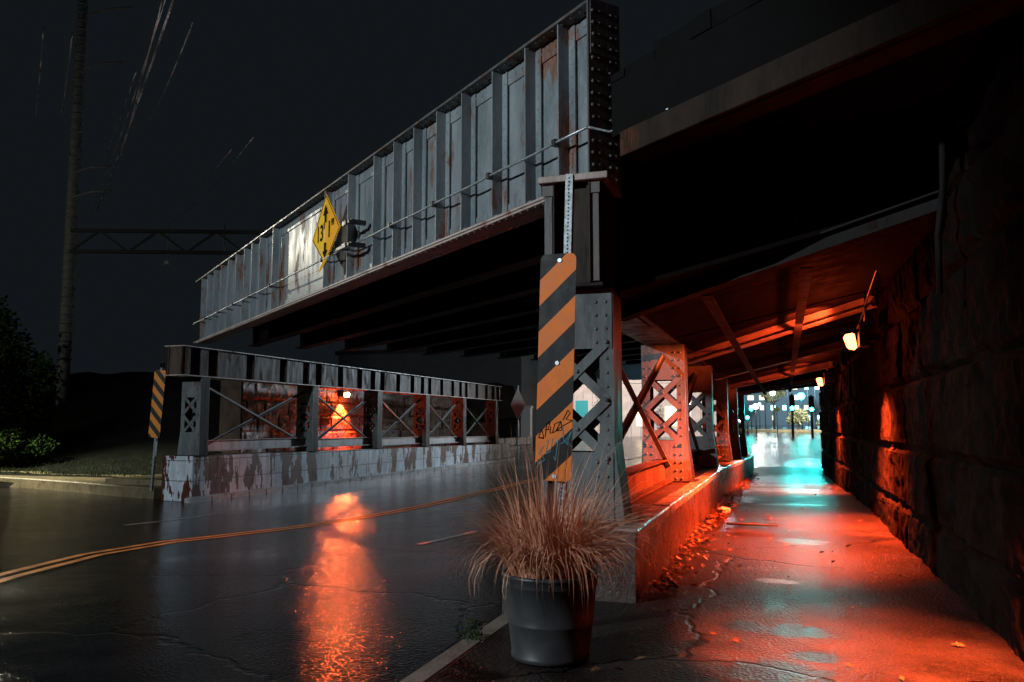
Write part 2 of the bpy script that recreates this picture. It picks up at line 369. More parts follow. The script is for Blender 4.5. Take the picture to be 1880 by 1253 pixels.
# ------------------------------------------------------------------ ground, road, footpath
def sheet(name, xs, ys, zf, mat, kind='structure'):
    vs = [(x, y, zf(x, y)) for y in ys for x in xs]; n = len(xs)
    fs = [(j * n + i, j * n + i + 1, (j + 1) * n + i + 1, (j + 1) * n + i) for j in range(len(ys) - 1) for i in range(n - 1)]
    b = MB(); b.add(vs, fs, 0, True)
    return tag(b.build(name, mat), kind=kind)
def frange(a, b, st):
    n = max(1, int(round((b - a) / st))); return [a + (b - a) * i / n for i in range(n + 1)]
sheet('ground', frange(-600, 600, 100), frange(-300, 900, 100), lambda x, y: -0.6, M['earth'])
sheet('road', frange(-70, -40, 6) + frange(-39, 24, 1.0) + frange(25, 60, 5), frange(-12, 1, 1) + frange(1.5, 70, 0.5) + frange(74, 240, 8), lambda x, y: zroad(x, y), M['asphalt'])

# walkway between plinth and wall, with the pavement corner the pot stands on
def footpath():
    b = MB()
    ys = frange(-6, 6.2, 0.4) + frange(6.6, 31.5, 0.5) + frange(32, 40, 0.8)
    rows = []
    for y in ys:
        z = zwalk(y) - 0.30 * smooth(31, 40, y)
        xl = -1.8 if y <= 6.2 else -1.22
        if y < 2.5: xl = -1.8 - 0.22 * (2.5 - y)
        rows.append([Vector((xl, y, z - 0.9)), Vector((xl, y, z - 0.012))] + [Vector((xl + 0.02 + (1.6 - xl) * k / 6, y, z + 0.012 * NZ(xl + k, y * .6))) for k in range(7)])
    n = len(rows[0])
    b.add([p for r in rows for p in r], [(j * n + i, j * n + i + 1, (j + 1) * n + i + 1, (j + 1) * n + i) for j in range(len(rows) - 1) for i in range(n - 1)])
    return tag(b.build('footpath', M['walk']), kind='structure')
footpath()
b = MB()                                           # worn kerb stones along the pavement corner
for (y0, y1) in ((2.9, 3.95), (3.97, 4.9), (4.92, 5.9)):
    b.box((-1.96, y0, 0.1), (-1.805, y1, 0.665 - 0.01 * (y0 > 4.9)))
tag(b.build('kerb', M['concrete'], bevel=0.02), kind='structure')

def strip(name, pts, wd, mat, lift=0.006):
    b = MB(); L = []
    n = len(pts)
    for i, (x, y) in enumerate(pts):
        a = pts[max(0, i - 1)]; c = pts[min(n - 1, i + 1)]
        d = Vector((c[0] - a[0], c[1] - a[1], 0)).normalized(); q = Vector((-d.y, d.x, 0)) * wd / 2
        for sgn in (-1, 1):
            p = Vector((x, y, 0)) + q * sgn; L.append((p.x, p.y, zroad(p.x, p.y) + lift))
    b.add(L, [(2 * i, 2 * i + 1, 2 * i + 3, 2 * i + 2) for i in range(n - 1)])
    return tag(b.build(name, mat), kind='structure')
def resample(P, st=0.4):
    out = []
    for (a, c) in zip(P[:-1], P[1:]):
        L = math.hypot(c[0] - a[0], c[1] - a[1]); k = max(1, int(L / st))
        out += [(a[0] + (c[0] - a[0]) * i / k, a[1] + (c[1] - a[1]) * i / k) for i in range(k)]
    return out + [P[-1]]
CL = resample([(-5.2, 1.5), (-6.6, 4.2), (-7.76, 6.55), (-8.6, 8.6), (-9.0, 10.45), (-8.95, 12.4), (-8.8, 14.35), (-8.5, 17), (-8.4, 19.2), (-8.45, 24), (-8.6, 28.6), (-8.5, 44), (-6, 58), (-2.5, 72)])
def offset(P, d):
    o = []
    for i, p in enumerate(P):
        a = P[max(0, i - 1)]; c = P[min(len(P) - 1, i + 1)]; L = math.hypot(c[0] - a[0], c[1] - a[1])
        o.append((p[0] - (c[1] - a[1]) / L * d, p[1] + (c[0] - a[0]) / L * d))
    return o
for s_ in (-1, 1): strip('center_line', offset(CL, 0.11 * s_), 0.11, M['yellow_line'])
for (y0, y1) in ((11.9, 14.3), (21, 24), (30, 33), (39, 42)): strip('lane_dash', resample([(-5.48, y0), (-5.47, y1)]), 0.11, M['white_line'])
strip('edge_line', resample([(-11.9, 12.6), (-11.98, 15.4)]), 0.10, M['white_line'])

# ------------------------------------------------------------------ bridge frame of reference
GO = Vector((-1.51, 6.59, 0)); GD = Vector((-0.770, 0.638, 0)).normalized(); GN = Vector((0.638, 0.770, 0)).normalized()   # GD along girder to the left, GN away from the camera
def G(s, n, z): return GO + GD * s + GN * n + Vector((0, 0, z))
GX = Matrix(((GD.x, GN.x, 0, GO.x), (GD.y, GN.y, 0, GO.y), (0, 0, 1, 0), (0, 0, 0, 1)))
LEN = 16.6; ZB = 4.02; ZT = 5.66; FW = 0.35; WEB = 0.165
def girder(name, n0, label, front=True):
    root = empty(name, G(0, n0, ZB), label, 'bridge girder', 'plate girders of the bridge')
    inv = Matrix.Translation(-(G(0, n0, ZB)))
    def P(mb, nm, m, bev=0.0): return mb.xf(inv @ GX @ Matrix.Translation((0, n0, 0))).build(nm, m, root, bev)
    b = MB(); b.box((0.02, WEB, ZB + .05), (LEN, WEB + .02, ZT - .04))
    for z0, z1 in ((ZB + .05, ZB + .19), (ZT - .2, ZT - .04)):           # angle legs riveted to the web
        b.box((0.02, WEB - .016, z0), (LEN, WEB, z1)); 
    if front:
        s = 0.1
        while s < LEN:
            if s < 10: b.rivet((s, WEB - .016, ZB + .12), (0, -1, 0), 0.017); b.rivet((s, WEB - .016, ZT - .12), (0, -1, 0), 0.017)
            s += 0.115
    P(b, 'web', M['girder'])
    b = MB(); b.box((0, 0, ZT - .04), (LEN, FW, ZT - .012)); b.box((0.04, .02, ZT - .012), (LEN, FW - .02, ZT + .008))
    if front:
        s = 0.15
        while s < 12:
            b.rivet((s, .05, ZT - .04), (0, 0, -1), .02); b.rivet((s, .11, ZT - .04), (0, 0, -1), .02); s += .14
    P(b, 'top_flange', M['girder_dark'], 0.004)
    b = MB(); b.box((0, 0, ZB + .025), (LEN, FW, ZB + .05)); b.box((0.5, .015, ZB), (LEN - .3, FW - .015, ZB + .025))
    if front:
        s = 0.6
        while s < 13:
            for q in (.045, .10, .25, .305): b.rivet((s, q, ZB), (0, 0, -1), .018)
            s += .13
    P(b, 'bottom_flange', M['flange'], 0.004)
    pos = [.45, 1.0, 1.62, 2.28, 2.89, 3.51, 4.11, 4.77, 5.73, 6.74, 9.6, 10.5, 11.1, 11.7, 12.4, 13.1, 13.8, 14.5, 15.2, 15.9]
    for s in pos:
        b = MB()
        b.box((s - .008, .015, ZB + .051), (s + .008, WEB - .017, ZT - .042))
        b.box((s - .1, WEB - .032, ZB + .051), (s - .008, WEB - .017, ZT - .042))
        if front and s < 7:
            z = ZB + .15
            while z < ZT - .1: b.rivet((s - .055, WEB - .032, z), (0, -1, 0), .014); z += .12
            b.box((s - .075, .03, ZB + .051), (s - .01, .09, ZB + .075)); b.rivet((s - .045, .06, ZB + .075), (0, 0, 1), .02)
        P(b, 'stiffener', M['girder'])
    b = MB(); b.box((-.02, -.0, ZB + .0), (0.0, FW, ZT + .01)); b.box((-.03, .02, ZT - .5), (-.02, FW - .02, ZT - .02))
    z = ZB + .06
    while z < ZT - .04:
        for q in (.05, .115, .24, .30):
            b.rivet((-.02 - (.01 if z > ZT - .5 else 0), q + random.uniform(-.006, .006), z), (-1, 0, 0), .02)
        z += .105
    P(b, 'end_plate', M['girder_dark'], 0.003)
    return root
g1 = girder('plate_girder', 0.0, 'riveted grey plate girder facing the road with the yellow clearance sign on it')
g2 = girder('plate_girder', 19.0, 'far plate girder closing the dark underside of the bridge', False)

# thin cable strung along the front girder
b = MB()
pts = [(-0.02, -.012, 4.50)]
for s in (.45, 1.62, 2.89, 4.11, 5.73, 6.74, 9.6, 11.1, 12.4, 13.8, 15.2, 16.2):
    pts.append((s, -.015 - .008 * random.random(), 4.50 + .04 * s / 16)); pts.append((s + .35, -.02, 4.49 + .04 * s / 16))
b.tube(pts, 0.013, 6); 
b.xf(GX); b.tube([G(-.02, -.012, 4.50), G(-.05, .2, 4.49), Vector((-1.1, 6.45, 4.44)), Vector((-0.75, 6.02, 4.36))], .012, 6)
cab = tag(b.build('steel_cable', M['galv']), 'thin steel cable strung along the lower half of the front girder', 'cable')
for s in (.45, 1.62, 2.89, 4.11, 5.73, 6.74, 9.6, 11.1, 12.4, 13.8, 15.2):
    b = MB(); b.box((s - .02, -.04, 4.47 + .04 * s / 16), (s + .03, .02, 4.53 + .04 * s / 16)); b.xf(GX).build('clamp', M['dark_metal'], cab)

# ------------------------------------------------------------------ deck: slab and floor beams
deck = empty('bridge_deck', G(8, 9, 4.7), 'dark deck carried between the girders over the road', 'bridge deck')
di = Matrix.Translation(-G(8, 9, 4.7))
b = MB()
A = [(-0.5, .36), (17.8, .36), (17.8, 18.9), (-0.5, 18.9)]
lo = [(s, n, 4.80) for s, n in A]; hi = [(s, n, 4.98) for s, n in A]
b.add(lo + hi, [(0, 1, 2, 3), (4, 7, 6, 5), (0, 4, 5, 1), (1, 5, 6, 2), (2, 6, 7, 3), (3, 7, 4, 0)])
b.xf(di @ GX).build('slab', M['near_black'], deck)
for k in range(14):
    n = 1.5 + k * 1.28
    b = MB(); sh = 0.0
    b.box((0.1, n - .012, 4.06), (LEN, n + .012, 4.76)); b.box((0.1, n - .14, 4.03), (LEN, n + .14, 4.06)); b.box((0.1, n - .14, 4.76), (LEN, n + .14, 4.797))
    for q in range(9): b.box((.8 + q * 1.9, n - .12, 4.06), (.82 + q * 1.9, n - .012, 4.76))
    b.xf(di @ GX).build('floor_beam', M['near_black'], deck)
for s in (2.2, 5.6, 9.0, 12.4):
    b = MB(); b.box((s - .05, 1.0, 4.25), (s + .05, 18.5, 4.27)); b.xf(di @ GX)
    b.build('lateral_brace', M['near_black'], deck)

# span over the walkway: fascia, flange, slab
ws = empty('walkway_span', (0.3, 5.2, 4.2), 'short dark span carrying the tracks over the footpath', 'bridge span')
wi = Matrix.Translation((-0.3, -5.2, -4.2))
b = MB()
b.box((-4.6, .04, 4.34), (-.28, .20, 4.80))
s = -4.6
while s < -.3:                                         # ragged ballast edge on top
    e = s + random.uniform(.12, .4); b.box((s, .02 + random.uniform(0, .03), 4.80), (min(e, -.28), .22, 4.86 + random.uniform(0, .1))); s = e
b.xf(wi @ GX).build('fascia', M['dark_fascia'], ws)
b = MB(); b.box((-4.6, .0, 4.13), (-.42, .05, 4.335)); b.box((-4.6, .05, 4.12), (-.42, .26, 4.15)); b.xf(wi @ GX).build('fascia_flange', M['fascia_tan'], ws, 0.006)
b = MB()
lo = [G(-.45, .22, 4.5), G(-4.6, .22, 4.5), Vector((3.4, 31, 4.5)), Vector((-1.2, 31, 4.5))]
b.add(lo + [p + Vector((0, 0, .3)) for p in lo], [(0, 1, 2, 3), (4, 7, 6, 5), (0, 4, 5, 1), (1, 5, 6, 2), (2, 6, 7, 3), (3, 7, 4, 0)])
b.xf(wi).build('slab', M['near_black'], ws)

# sloping ceiling over the walkway
XC0, XC1 = -1.42, 1.3
def zceil(x, y): return 2.96 + (x - XC0) / (1.1 - XC0) * (0.60 - 0.013 * (y - 6)) + 0.14
cl = empty('walkway_ceiling', (0, 18, 3.4), 'sloping boarded ceiling over the footpath lit orange by wall lamps', 'ceiling')
ci = Matrix.Translation((0, -18, -3.4))
b = MB()
ys = frange(6.8, 31, 0.8)
for j in range(len(ys) - 1):
    y0, y1 = ys[j] + .012, ys[j + 1]
    dz = random.uniform(-.012, .012)
    for (x0, x1) in ((XC0, -.1), (-.1, XC1)):
        q = [(x0, y0 + .5 * (x0 < -.5) * 0, zceil(x0, y0) + dz), (x1, y0, zceil(x1, y0) + dz), (x1, y1, zceil(x1, y1) + dz), (x0, y1, zceil(x0, y1) + dz)]
        b.add(q + [(x, y, z + .04) for x, y, z in q], [(0, 1, 2, 3), (4, 7, 6, 5), (0, 4, 5, 1), (1, 5, 6, 2), (2, 6, 7, 3), (3, 7, 4, 0)])
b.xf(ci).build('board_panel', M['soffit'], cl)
b = MB(); q = [(-2.0, 30.9, 2.98), (1.6, 30.9, 3.36), (1.6, 30.9, 4.48), (-2.0, 30.9, 4.48)]; b.add(q + [(x, y + .1, z) for x, y, z in q], [(0, 1, 2, 3), (7, 6, 5, 4), (0, 4, 5, 1), (1, 5, 6, 2), (2, 6, 7, 3), (3, 7, 4, 0)]); b.xf(ci).build('gap_blocker', M['near_black'], cl)  # added board that blocks teal light in the gap above the ceiling
for (yl, yr) in ((7.5, 6.6), (13.3, 11.3), (18.5, 16.4), (23.7, 21.2), (29.2, 26.8)):
    b = MB()
    p = Vector((XC0, yl, zceil(XC0, yl) - .075)); q = Vector((1.15, yr, zceil(1.15, yr) - .075))
    b.bar(p, q, .016, .13); b.bar(p + Vector((0, 0, -.065)), q + Vector((0, 0, -.065)), .15, .016); b.bar(p + Vector((0, 0, .065)), q + Vector((0, 0, .065)), .15, .016)
    b.xf(ci).build('cross_beam', M['near_black'] if yl < 8 else M['beam'], cl)  # first beam gets a near-black colour in place of lying unlit
for x in (-.62, .22):
    b = MB(); b.bar((x, 7.3, zceil(x, 7.3) - .16), (x, 30.5, zceil(x, 30.5) - .16), .10, .015); b.xf(ci).build('tie_bar', M['near_black'], cl)

# ------------------------------------------------------------------ cap beams on the columns
def cap_beam(name, X, ya, yb, z0, z1, hw, mats, stiff, label, side):
    wx = X + side * (hw - .12)
    root = empty(name, (X, ya, z0), label, 'cap beam', 'cap beams on the column rows')
    I = Matrix.Translation((-X, -ya, -z0))
    b = MB(); b.box((wx - .012, ya + .02, z0 + .03), (wx + .012, yb, z1 - .03)); b.box((2 * X - wx - .012, ya + .02, z0 + .03), (2 * X - wx + .012, yb, z1 - .03)); b.box((min(wx, 2 * X - wx) + .012, ya + .06, z0 + .03), (max(wx, 2 * X - wx) - .012, ya + .08, z1 - .03)); b.xf(I).build('web', mats[0], root)
    for nm, a, c in (('bottom_flange', z0, z0 + .03), ('top_flange', z1 - .03, z1)):
        b = MB(); b.box((X - hw, ya, a), (X + hw, yb, c)); b.xf(I).build(nm, mats[1], root, .004)
    for y in stiff:
        b = MB()
        for sx in (-1, 1):
            xa, xb = sorted((X + sx * (hw - .107), X + sx * (hw - .015)))
            b.box((xa, y - .012, z0 + .03), (xb, y + .012, z1 - .03))
            xa, xb = sorted((X + sx * (hw - .107), X + sx * (hw - .095)))
            b.box((xa, y - .10, z0 + .03), (xb, y - .012, z1 - .03)); b.box((xa, y + .012, z0 + .03), (xb, y + .10, z1 - .03))
        b.xf(I).build('stiffener', mats[2], root)
    return root
LY = [17.8, 23.2, 27.7, 32.1, 36.4, 41.0]; LX = -14.8
RY = [6.5, 11.5, 15.9, 20.4, 24.8, 29.2]; RX = -1.59
st = [17.25, 17.75, 18.45]
for a, c in zip(LY[:-1], LY[1:]): st += [a + (c - a) * .42, a + (c - a) * .72, c - .25, c + .5]
cap_beam('cap_beam', LX, 17.1, 42.0, 3.22, 4.0, .32, (M['cap_tan'], M['flange'], M['cap_dark']), st, 'tan stained cap beam with dark stiffeners along the far column row', 1)
st = [6.42, 6.95]
for a, c in zip(RY[:-1], RY[1:]): st += [a + (c - a) * .5, c - .1, c + .5]
cap_beam('cap_beam', RX, 6.35, 30.2, 3.10, 3.98, .25, (M['cap_dark'], M['column_dark'], M['cap_dark']), st, 'dark cap beam along the near column row beside the footpath', -1)

# ------------------------------------------------------------------ lattice columns
def column(x, y, z0, z1, flare, label, group, mats):
    """flare = +1: the +x side splays out at the base, -1: the -x side."""
    root = empty('steel_column', (x, y, z0), label, 'bridge column', group)
    H = z1 - z0; hw = .30; dp = .33
    for sx in (-1, 1):
        fl = .075 if sx == flare else 0.02
        b = MB()
        prof = [(0, fl), (.12 * H, fl * .7), (.26 * H, fl * .2), (.34 * H, 0), (H, 0)]
        for (za, fa), (zb, fb) in zip(prof[:-1], prof[1:]):
            xa, xb = sx * (hw + fa), sx * (hw + fb)
            for (ya, yb, t) in ((0, dp, .016),):
                vs = [(xa, ya, za), (xa - sx * t, ya, za), (xa - sx * t, yb, za), (xa, yb, za), (xb, ya, zb), (xb - sx * t, ya, zb), (xb - sx * t, yb, zb), (xb, yb, zb)]
                b.add(vs, [(0, 1, 2, 3), (4, 7, 6, 5), (0, 4, 5, 1), (1, 5, 6, 2), (2, 6, 7, 3), (3, 7, 4, 0)])
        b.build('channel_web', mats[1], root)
        b = MB()
        for yy, ny in ((-.008, -1), (dp + .0, 1)):                        # channel flange legs, front and back
            for (za, fa), (zb, fb) in zip(prof[:-1], prof[1:]):
                xa, xb = sx * (hw + fa), sx * (hw + fb); wv = .115
                vs = [(xa, yy, za), (sx * (hw - wv), yy, za), (sx * (hw - wv), yy + .008, za), (xa, yy + .008, za), (xb, yy, zb), (sx * (hw - wv), yy, zb), (sx * (hw - wv), yy + .008, zb), (xb, yy + .008, zb)]
                b.add(vs, [(0, 1, 2, 3), (4, 7, 6, 5), (0, 4, 5, 1), (1, 5, 6, 2), (2, 6, 7, 3), (3, 7, 4, 0)])
            if ny < 0:
                z = .06
                while z < H: b.rivet((sx * (hw - .055), yy, z), (0, -1, 0), .015); z += .115
        b.build('channel_flange', mats[0], root)
    zl, zh = .30 * H, .74 * H
    for yy, ny in ((-.018, -1), (dp + .008, 1)):
        b = MB()
        b.box((-hw + .01, yy, .02), (hw - .01, yy + .01, zl)); b.box((-hw + .01, yy, zh), (hw - .01, yy + .01, H - .005))
        if ny < 0:
            for zz0, zz1 in ((.05, zl), (zh + .05, H)):
                z = zz0
                while z < zz1 - .03:
                    for q in (-.24, -.16, .16, .24): b.rivet((q, yy, z), (0, -1, 0), .016)
                    z += .11
        b.build('gusset_plate', mats[0], root)
        b = MB(); zm = (zl + zh) / 2; w_ = hw - .055
        for (za, zb) in ((zl - .05, zm), (zm, zh + .05)):
            b.bar((-w_, yy - .002, za), (w_, yy - .002, zb), .075, .010, (0, 1, 0)); b.bar((w_, yy + .010, za), (-w_, yy + .010, zb), .075, .010, (0, 1, 0))
            for q in (-w_, w_):
                for zz in (za, zb): b.rivet((q, yy - .008, zz), (0, -1, 0), .02)
            b.rivet((0, yy - .008, (za + zb) / 2), (0, -1, 0), .02)
        b.build('lacing', mats[0], root)
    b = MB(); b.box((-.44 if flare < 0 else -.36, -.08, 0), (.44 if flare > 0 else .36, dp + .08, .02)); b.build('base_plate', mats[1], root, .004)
    return root
def ztopR(y): return 1.20 - .30 * smooth(13, 30, y)
def ztopL(y): return 1.16 - .0105 * (y - 17.6)
cm = (M['column'], M['column_dark'])
RL = ['grey lattice column behind the tall striped marker', 'lattice column glowing orange, second of the row beside the footpath', 'third lattice column of the row beside the footpath, in shadow', 'fourth lattice column of the row beside the footpath',
      'fifth lattice column of the row beside the footpath', 'last lattice column of the row beside the footpath']
LL = ['pale grey lattice column at the near end of the far peeling wall', 'second lattice column on the peeling wall, left of the glowing lamp', 'lattice column on the peeling wall just right of the glowing lamp', 'orange lit lattice column on the peeling wall',
      'dim red lattice column on the peeling wall', 'last lattice column on the peeling wall beside the far diamond sign']
c1 = column(RX, RY[0], ztopR(RY[0]), 3.10, 1, RL[0], 'lattice columns beside the footpath', cm)
for y, l in zip(RY[1:], RL[1:]):
    z = ztopR(y); c = dup(c1, (RX, y, z), l); c.scale = (1, 1, (3.10 - z) / (3.10 - ztopR(RY[0])))
c2 = column(LX, LY[0], ztopL(LY[0]), 3.22, -1, LL[0], 'lattice columns on the peeling wall', cm)
for y, l in zip(LY[1:], LL[1:]):
    z = ztopL(y); c = dup(c2, (LX, y, z), l); c.scale = (1, 1, (3.22 - z) / (3.22 - ztopL(LY[0])))

# posts between near column head and girder seat
sp = empty('girder_seat', (-1.50, 6.5, 3.98), 'rusty seat plate with two posts under the end of the front girder', 'girder seat')
b = MB(); b.box((-.36, -.22, -.02), (.22, .42, .035)); b.build('seat_plate', M['flange'], sp, .005)
for x in (-.29, .10):
    b = MB(); b.box((x - .010, -.14, -.84), (x + .010, -.02, -.02)); b.box((x - .032, -.155, -.84), (x + .032, -.14, -.02)); b.box((x - .045, -.17, -.12), (x + .045, -.155, -.02))
    b.build('post', M['girder_dark'], sp)

# ------------------------------------------------------------------ cross bracing and struts between the columns
def bay(xa, ya, yb, zlo, zhi, name, label, group):
    root = empty(name, (xa, ya, zlo), label, 'bracing', group)
    for k, (p, q) in enumerate((((0, 0, 0.25), (0, yb - ya, zhi - zlo - .15)), ((.03, 0, zhi - zlo - .15), (.03, yb - ya, .25)))):
        b = MB(); b.bar(p, q, .012, .075, (0, 0, 1)); b.bar(Vector(p) + Vector((.03, 0, -.03)), Vector(q) + Vector((.03, 0, -.03)), .05, .01, (0, 0, 1))
        b.build('diagonal', M['column'], root)
    return root
def strut(xa, ya, yb, z, label, group, mat):
    root = empty('channel_strut', (xa, ya, z), label, 'strut', group)
    b = MB(); L = yb - ya
    b.box((-.01, 0, .02), (.01, L, .28)); b.build('web', mat, root)
    b = MB(); b.box((-.09, 0, .28), (.09, L, .295)); b.build('upper_flange', mat, root)
    b = MB(); b.box((-.09, 0, 0), (.13, L, .02))
    y = .1
    while y < L: b.rivet((.10, y, .02), (0, 0, 1), .014); b.rivet((.055, y, .02), (0, 0, 1), .014); y += .12
    b.build('lower_flange', mat, root)
    return root
names = ['first', 'second', 'third', 'fourth', 'fifth']
for i in range(5):
    bay(RX, RY[i] + .35, RY[i + 1], ztopR(RY[i + 1]), 3.1, 'cross_bracing', 'crossed diagonals in the %s bay of the row beside the footpath' % names[i], 'cross bracing of the columns')
    bay(LX, LY[i] + .35, LY[i + 1], ztopL(LY[i + 1]), 3.2, 'cross_bracing', 'crossed diagonals in the %s bay above the far peeling wall' % names[i], 'cross bracing of the columns')
    strut(RX, RY[i] + .36, RY[i + 1] - .03, ztopR(RY[i]) + .02, 'low channel strut in the %s bay beside the footpath' % names[i], 'low struts between the columns', M['cap_tan'])
    strut(LX, LY[i] + .36, LY[i + 1] - .03, ztopL(LY[i]) + .10, 'pale low channel strut in the %s bay above the far peeling wall' % names[i], 'low struts between the columns', M['strut'])

# ------------------------------------------------------------------ plinth walls
def plinth(name, xl, xr, ya, yb, zt, zb, label, body, capm, edge_x, step=0.5, edge=True):
    root = empty(name, ((xl + xr) / 2, ya, 0), label, 'plinth wall')
    I = Matrix.Translation((-(xl + xr) / 2, -ya, 0))
    b = MB(); ys = frange(ya, yb, step); rows = []
    for y in ys:
        rows.append([(xl, y, zb), (xl, y, zt(y)), (xr, y, zt(y)), (xr, y, zb)])
    n = 4
    b.add([p for r in rows for p in r], [(j * n + i, j * n + i + 1, (j + 1) * n + i + 1, (j + 1) * n + i) for j in range(len(ys) - 1) for i in range(3)] + [(0, 1, 2, 3), tuple((len(ys) - 1) * n + i for i in (3, 2, 1, 0))])
    b.xf(I).build('body', body, root)
    if edge:
        y = ya
        while y < yb - .3:                                   # coping stones with open joints
            y1 = min(yb, y + random.uniform(1.1, 1.9)); dz = random.uniform(-.006, .006)
            b = MB()
            x0, x1 = (edge_x - .16, edge_x + .02)
            q = [(x0, y + .012, zt(y) + .002), (x1, y + .012, zt(y) + .002), (x1, y1 - .012, zt(y1) + .002), (x0, y1 - .012, zt(y1) + .002)]
            b.add([(x, yy, z - .07) for x, yy, z in q] + [(x, yy, z + .014 + dz) for x, yy, z in q], [(0, 3, 2, 1), (4, 5, 6, 7), (0, 1, 5, 4), (1, 2, 6, 5), (2, 3, 7, 6), (3, 0, 4, 7)])
            b.xf(I).build('coping_stone', capm, root, .012); y = y1
    return root
plinth('plinth_wall', -2.12, -1.08, 6.15, 30.6, ztopR, -.3, 'low wet concrete plinth wall between the near columns and the footpath', M['plinth_wet'], M['plinth_edge'], -1.08)
plinth('plinth_wall', -15.45, -14.49, 17.58, 43.4, ztopL, -.3, 'long low block wall in peeling pale paint under the far column row', M['peel'], M['kerb'], 0, .5, False)
b = MB(); ys = frange(17.3, 43.6, .8)
for a, c in zip(ys[:-1], ys[1:]): b.box((-14.492, a, -.2), (-14.26, c - .012, zroad(-14, a) + .13 + random.uniform(-.008, .008)))
tag(b.build('kerb', M['kerb'], bevel=.02), kind='structure')

# ------------------------------------------------------------------ quarry stone walls
def stone_wall(name, X, side, ya, yb, z0, z1, label, mat, seed, res, amp, ch=.62, bl=(0.8, 1.7), topslope=0.0):
    rnd = random.Random(seed)
    courses = []; z = z0
    while z < z1: h = ch * rnd.uniform(.8, 1.25); courses.append((z, z + h)); z += h
    blocks = []
    for (a, c) in courses:
        row = []; y = ya - rnd.uniform(0, 1)
        while y < yb: L = rnd.uniform(*bl); row.append((y, y + L, rnd.uniform(-.5, 1.0), rnd.uniform(-.5, .5), rnd.uniform(-.4, .4))); y += L
        blocks.append(row)
    ys = frange(ya, yb, res); zs = frange(z0, z1, res); vs = []
    for y in ys:
        for z in zs:
            zz = z + .03 * NZ(y * 1.1, z * 1.1, seed); yy = y + .03 * NZ(y * 1.3, z * 1.3, seed + 9)
            k = 0
            while k < len(courses) - 1 and zz >= courses[k][1]: k += 1
            row = blocks[k]; q = None
            for t in row:
                if t[0] <= yy < t[1]: q = t; break
            q = q or row[-1]
            cz0, cz1 = courses[k]
            e = min(yy - q[0], q[1] - yy, zz - cz0, cz1 - zz)
            bul = smooth(-.005, .06, e)
            u = (yy - (q[0] + q[1]) / 2) / (q[1] - q[0]); v = (zz - (cz0 + cz1) / 2) / (cz1 - cz0)
            d = amp * bul * (.55 + .35 * q[2] + .5 * q[3] * u + .5 * q[4] * v)
            d += amp * .42 * (.3 + .7 * bul) * (.8 * NZ(y * 2.1, z * 2.1, seed) + .7 * abs(NZ(y * 4.7, z * 4.7, seed + 3)) + .5 * NZ(y * 9, z * 9, seed + 5))
            vs.append((X + side * d, y, z))
    n = len(zs)
    b = MB(); b.add(vs, [(j * n + i, j * n + i + 1, (j + 1) * n + i + 1, (j + 1) * n + i) for j in range(len(ys) - 1) for i in range(n - 1)], 0, False)
    bx = X - side * .02; b2 = X - side * .9
    b.box((min(bx, b2), ya + .01, z0), (max(bx, b2), yb - .01, z1 - .01))
    return tag(b.build(name, mat), label, 'stone wall')
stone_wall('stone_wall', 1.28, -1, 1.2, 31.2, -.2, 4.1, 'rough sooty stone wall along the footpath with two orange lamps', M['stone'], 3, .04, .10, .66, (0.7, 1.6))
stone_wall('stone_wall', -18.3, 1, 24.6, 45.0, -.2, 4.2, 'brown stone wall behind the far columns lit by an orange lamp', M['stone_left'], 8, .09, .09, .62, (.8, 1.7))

# pavement behind the far columns, earth bank, far left pavement
b = MB(); b.box((-18.3, 18.6, -.3), (-15.45, 43.4, .45)); tag(b.build('pavement', M['pavement']), kind='structure')
b = MB()
poly = [(-31, 21.2), (-26, 20.3), (-22.5, 19.7), (-19.5, 18.9), (-17.2, 18.15), (-16.0, 17.9), (-15.95, 19.0), (-17.5, 20.2), (-22, 23.2), (-26, 24.5), (-32, 26)]
n = len(poly)
b.add([(x, y, -.3) for x, y in poly] + [(x, y, .30 if y < 20.5 or i < 6 else .36) for i, (x, y) in enumerate(poly)], [tuple(range(n - 1, -1, -1)), tuple(range(n, 2 * n))] + [(i, (i + 1) % n, n + (i + 1) % n, n + i) for i in range(n)])
tag(b.build('pavement', M['pavement'], bevel=.03), kind='structure')
def zbank(x, y):
    k = smooth(21.5, 34, y + .1 * (x + 20)) * smooth(-17.6, -19.2, x)
    return -.3 + .62 * smooth(18.5, 20.5, y) + 4.4 * k + .25 * NZ(x * .5, y * .5) * k
sheet('embankment', frange(-60, -18.35, .8), frange(19.8, 60, .8), zbank, M['earth'])
def scrub(name, n, xr, yr, h, mat, zf, kind='stuff'):
    b = MB()
    for _ in range(n):
        x = random.uniform(*xr); y = random.uniform(*yr); z = zf(x, y); a = random.uniform(0, 6.28); hh = h * random.uniform(.4, 1.2); l = random.uniform(-.6, .6) * hh
        p = Vector((x, y, z - .02)); q = Vector((math.cos(a), math.sin(a), 0)); r_ = Vector((-q.y, q.x, 0)) * l
        b.add([p - q * .015, p + q * .015, p + r_ * .4 + Vector((0, 0, hh * .6)), p + r_ + Vector((0, 0, hh))], [(0, 1, 2), (0, 2, 3)])
    return tag(b.build(name, mat), kind=kind)
scrub('grass', 2600, (-34, -17.5), (20.8, 24.0), .16, M['leaf_green'], lambda x, y: max(zbank(x, y), .3))

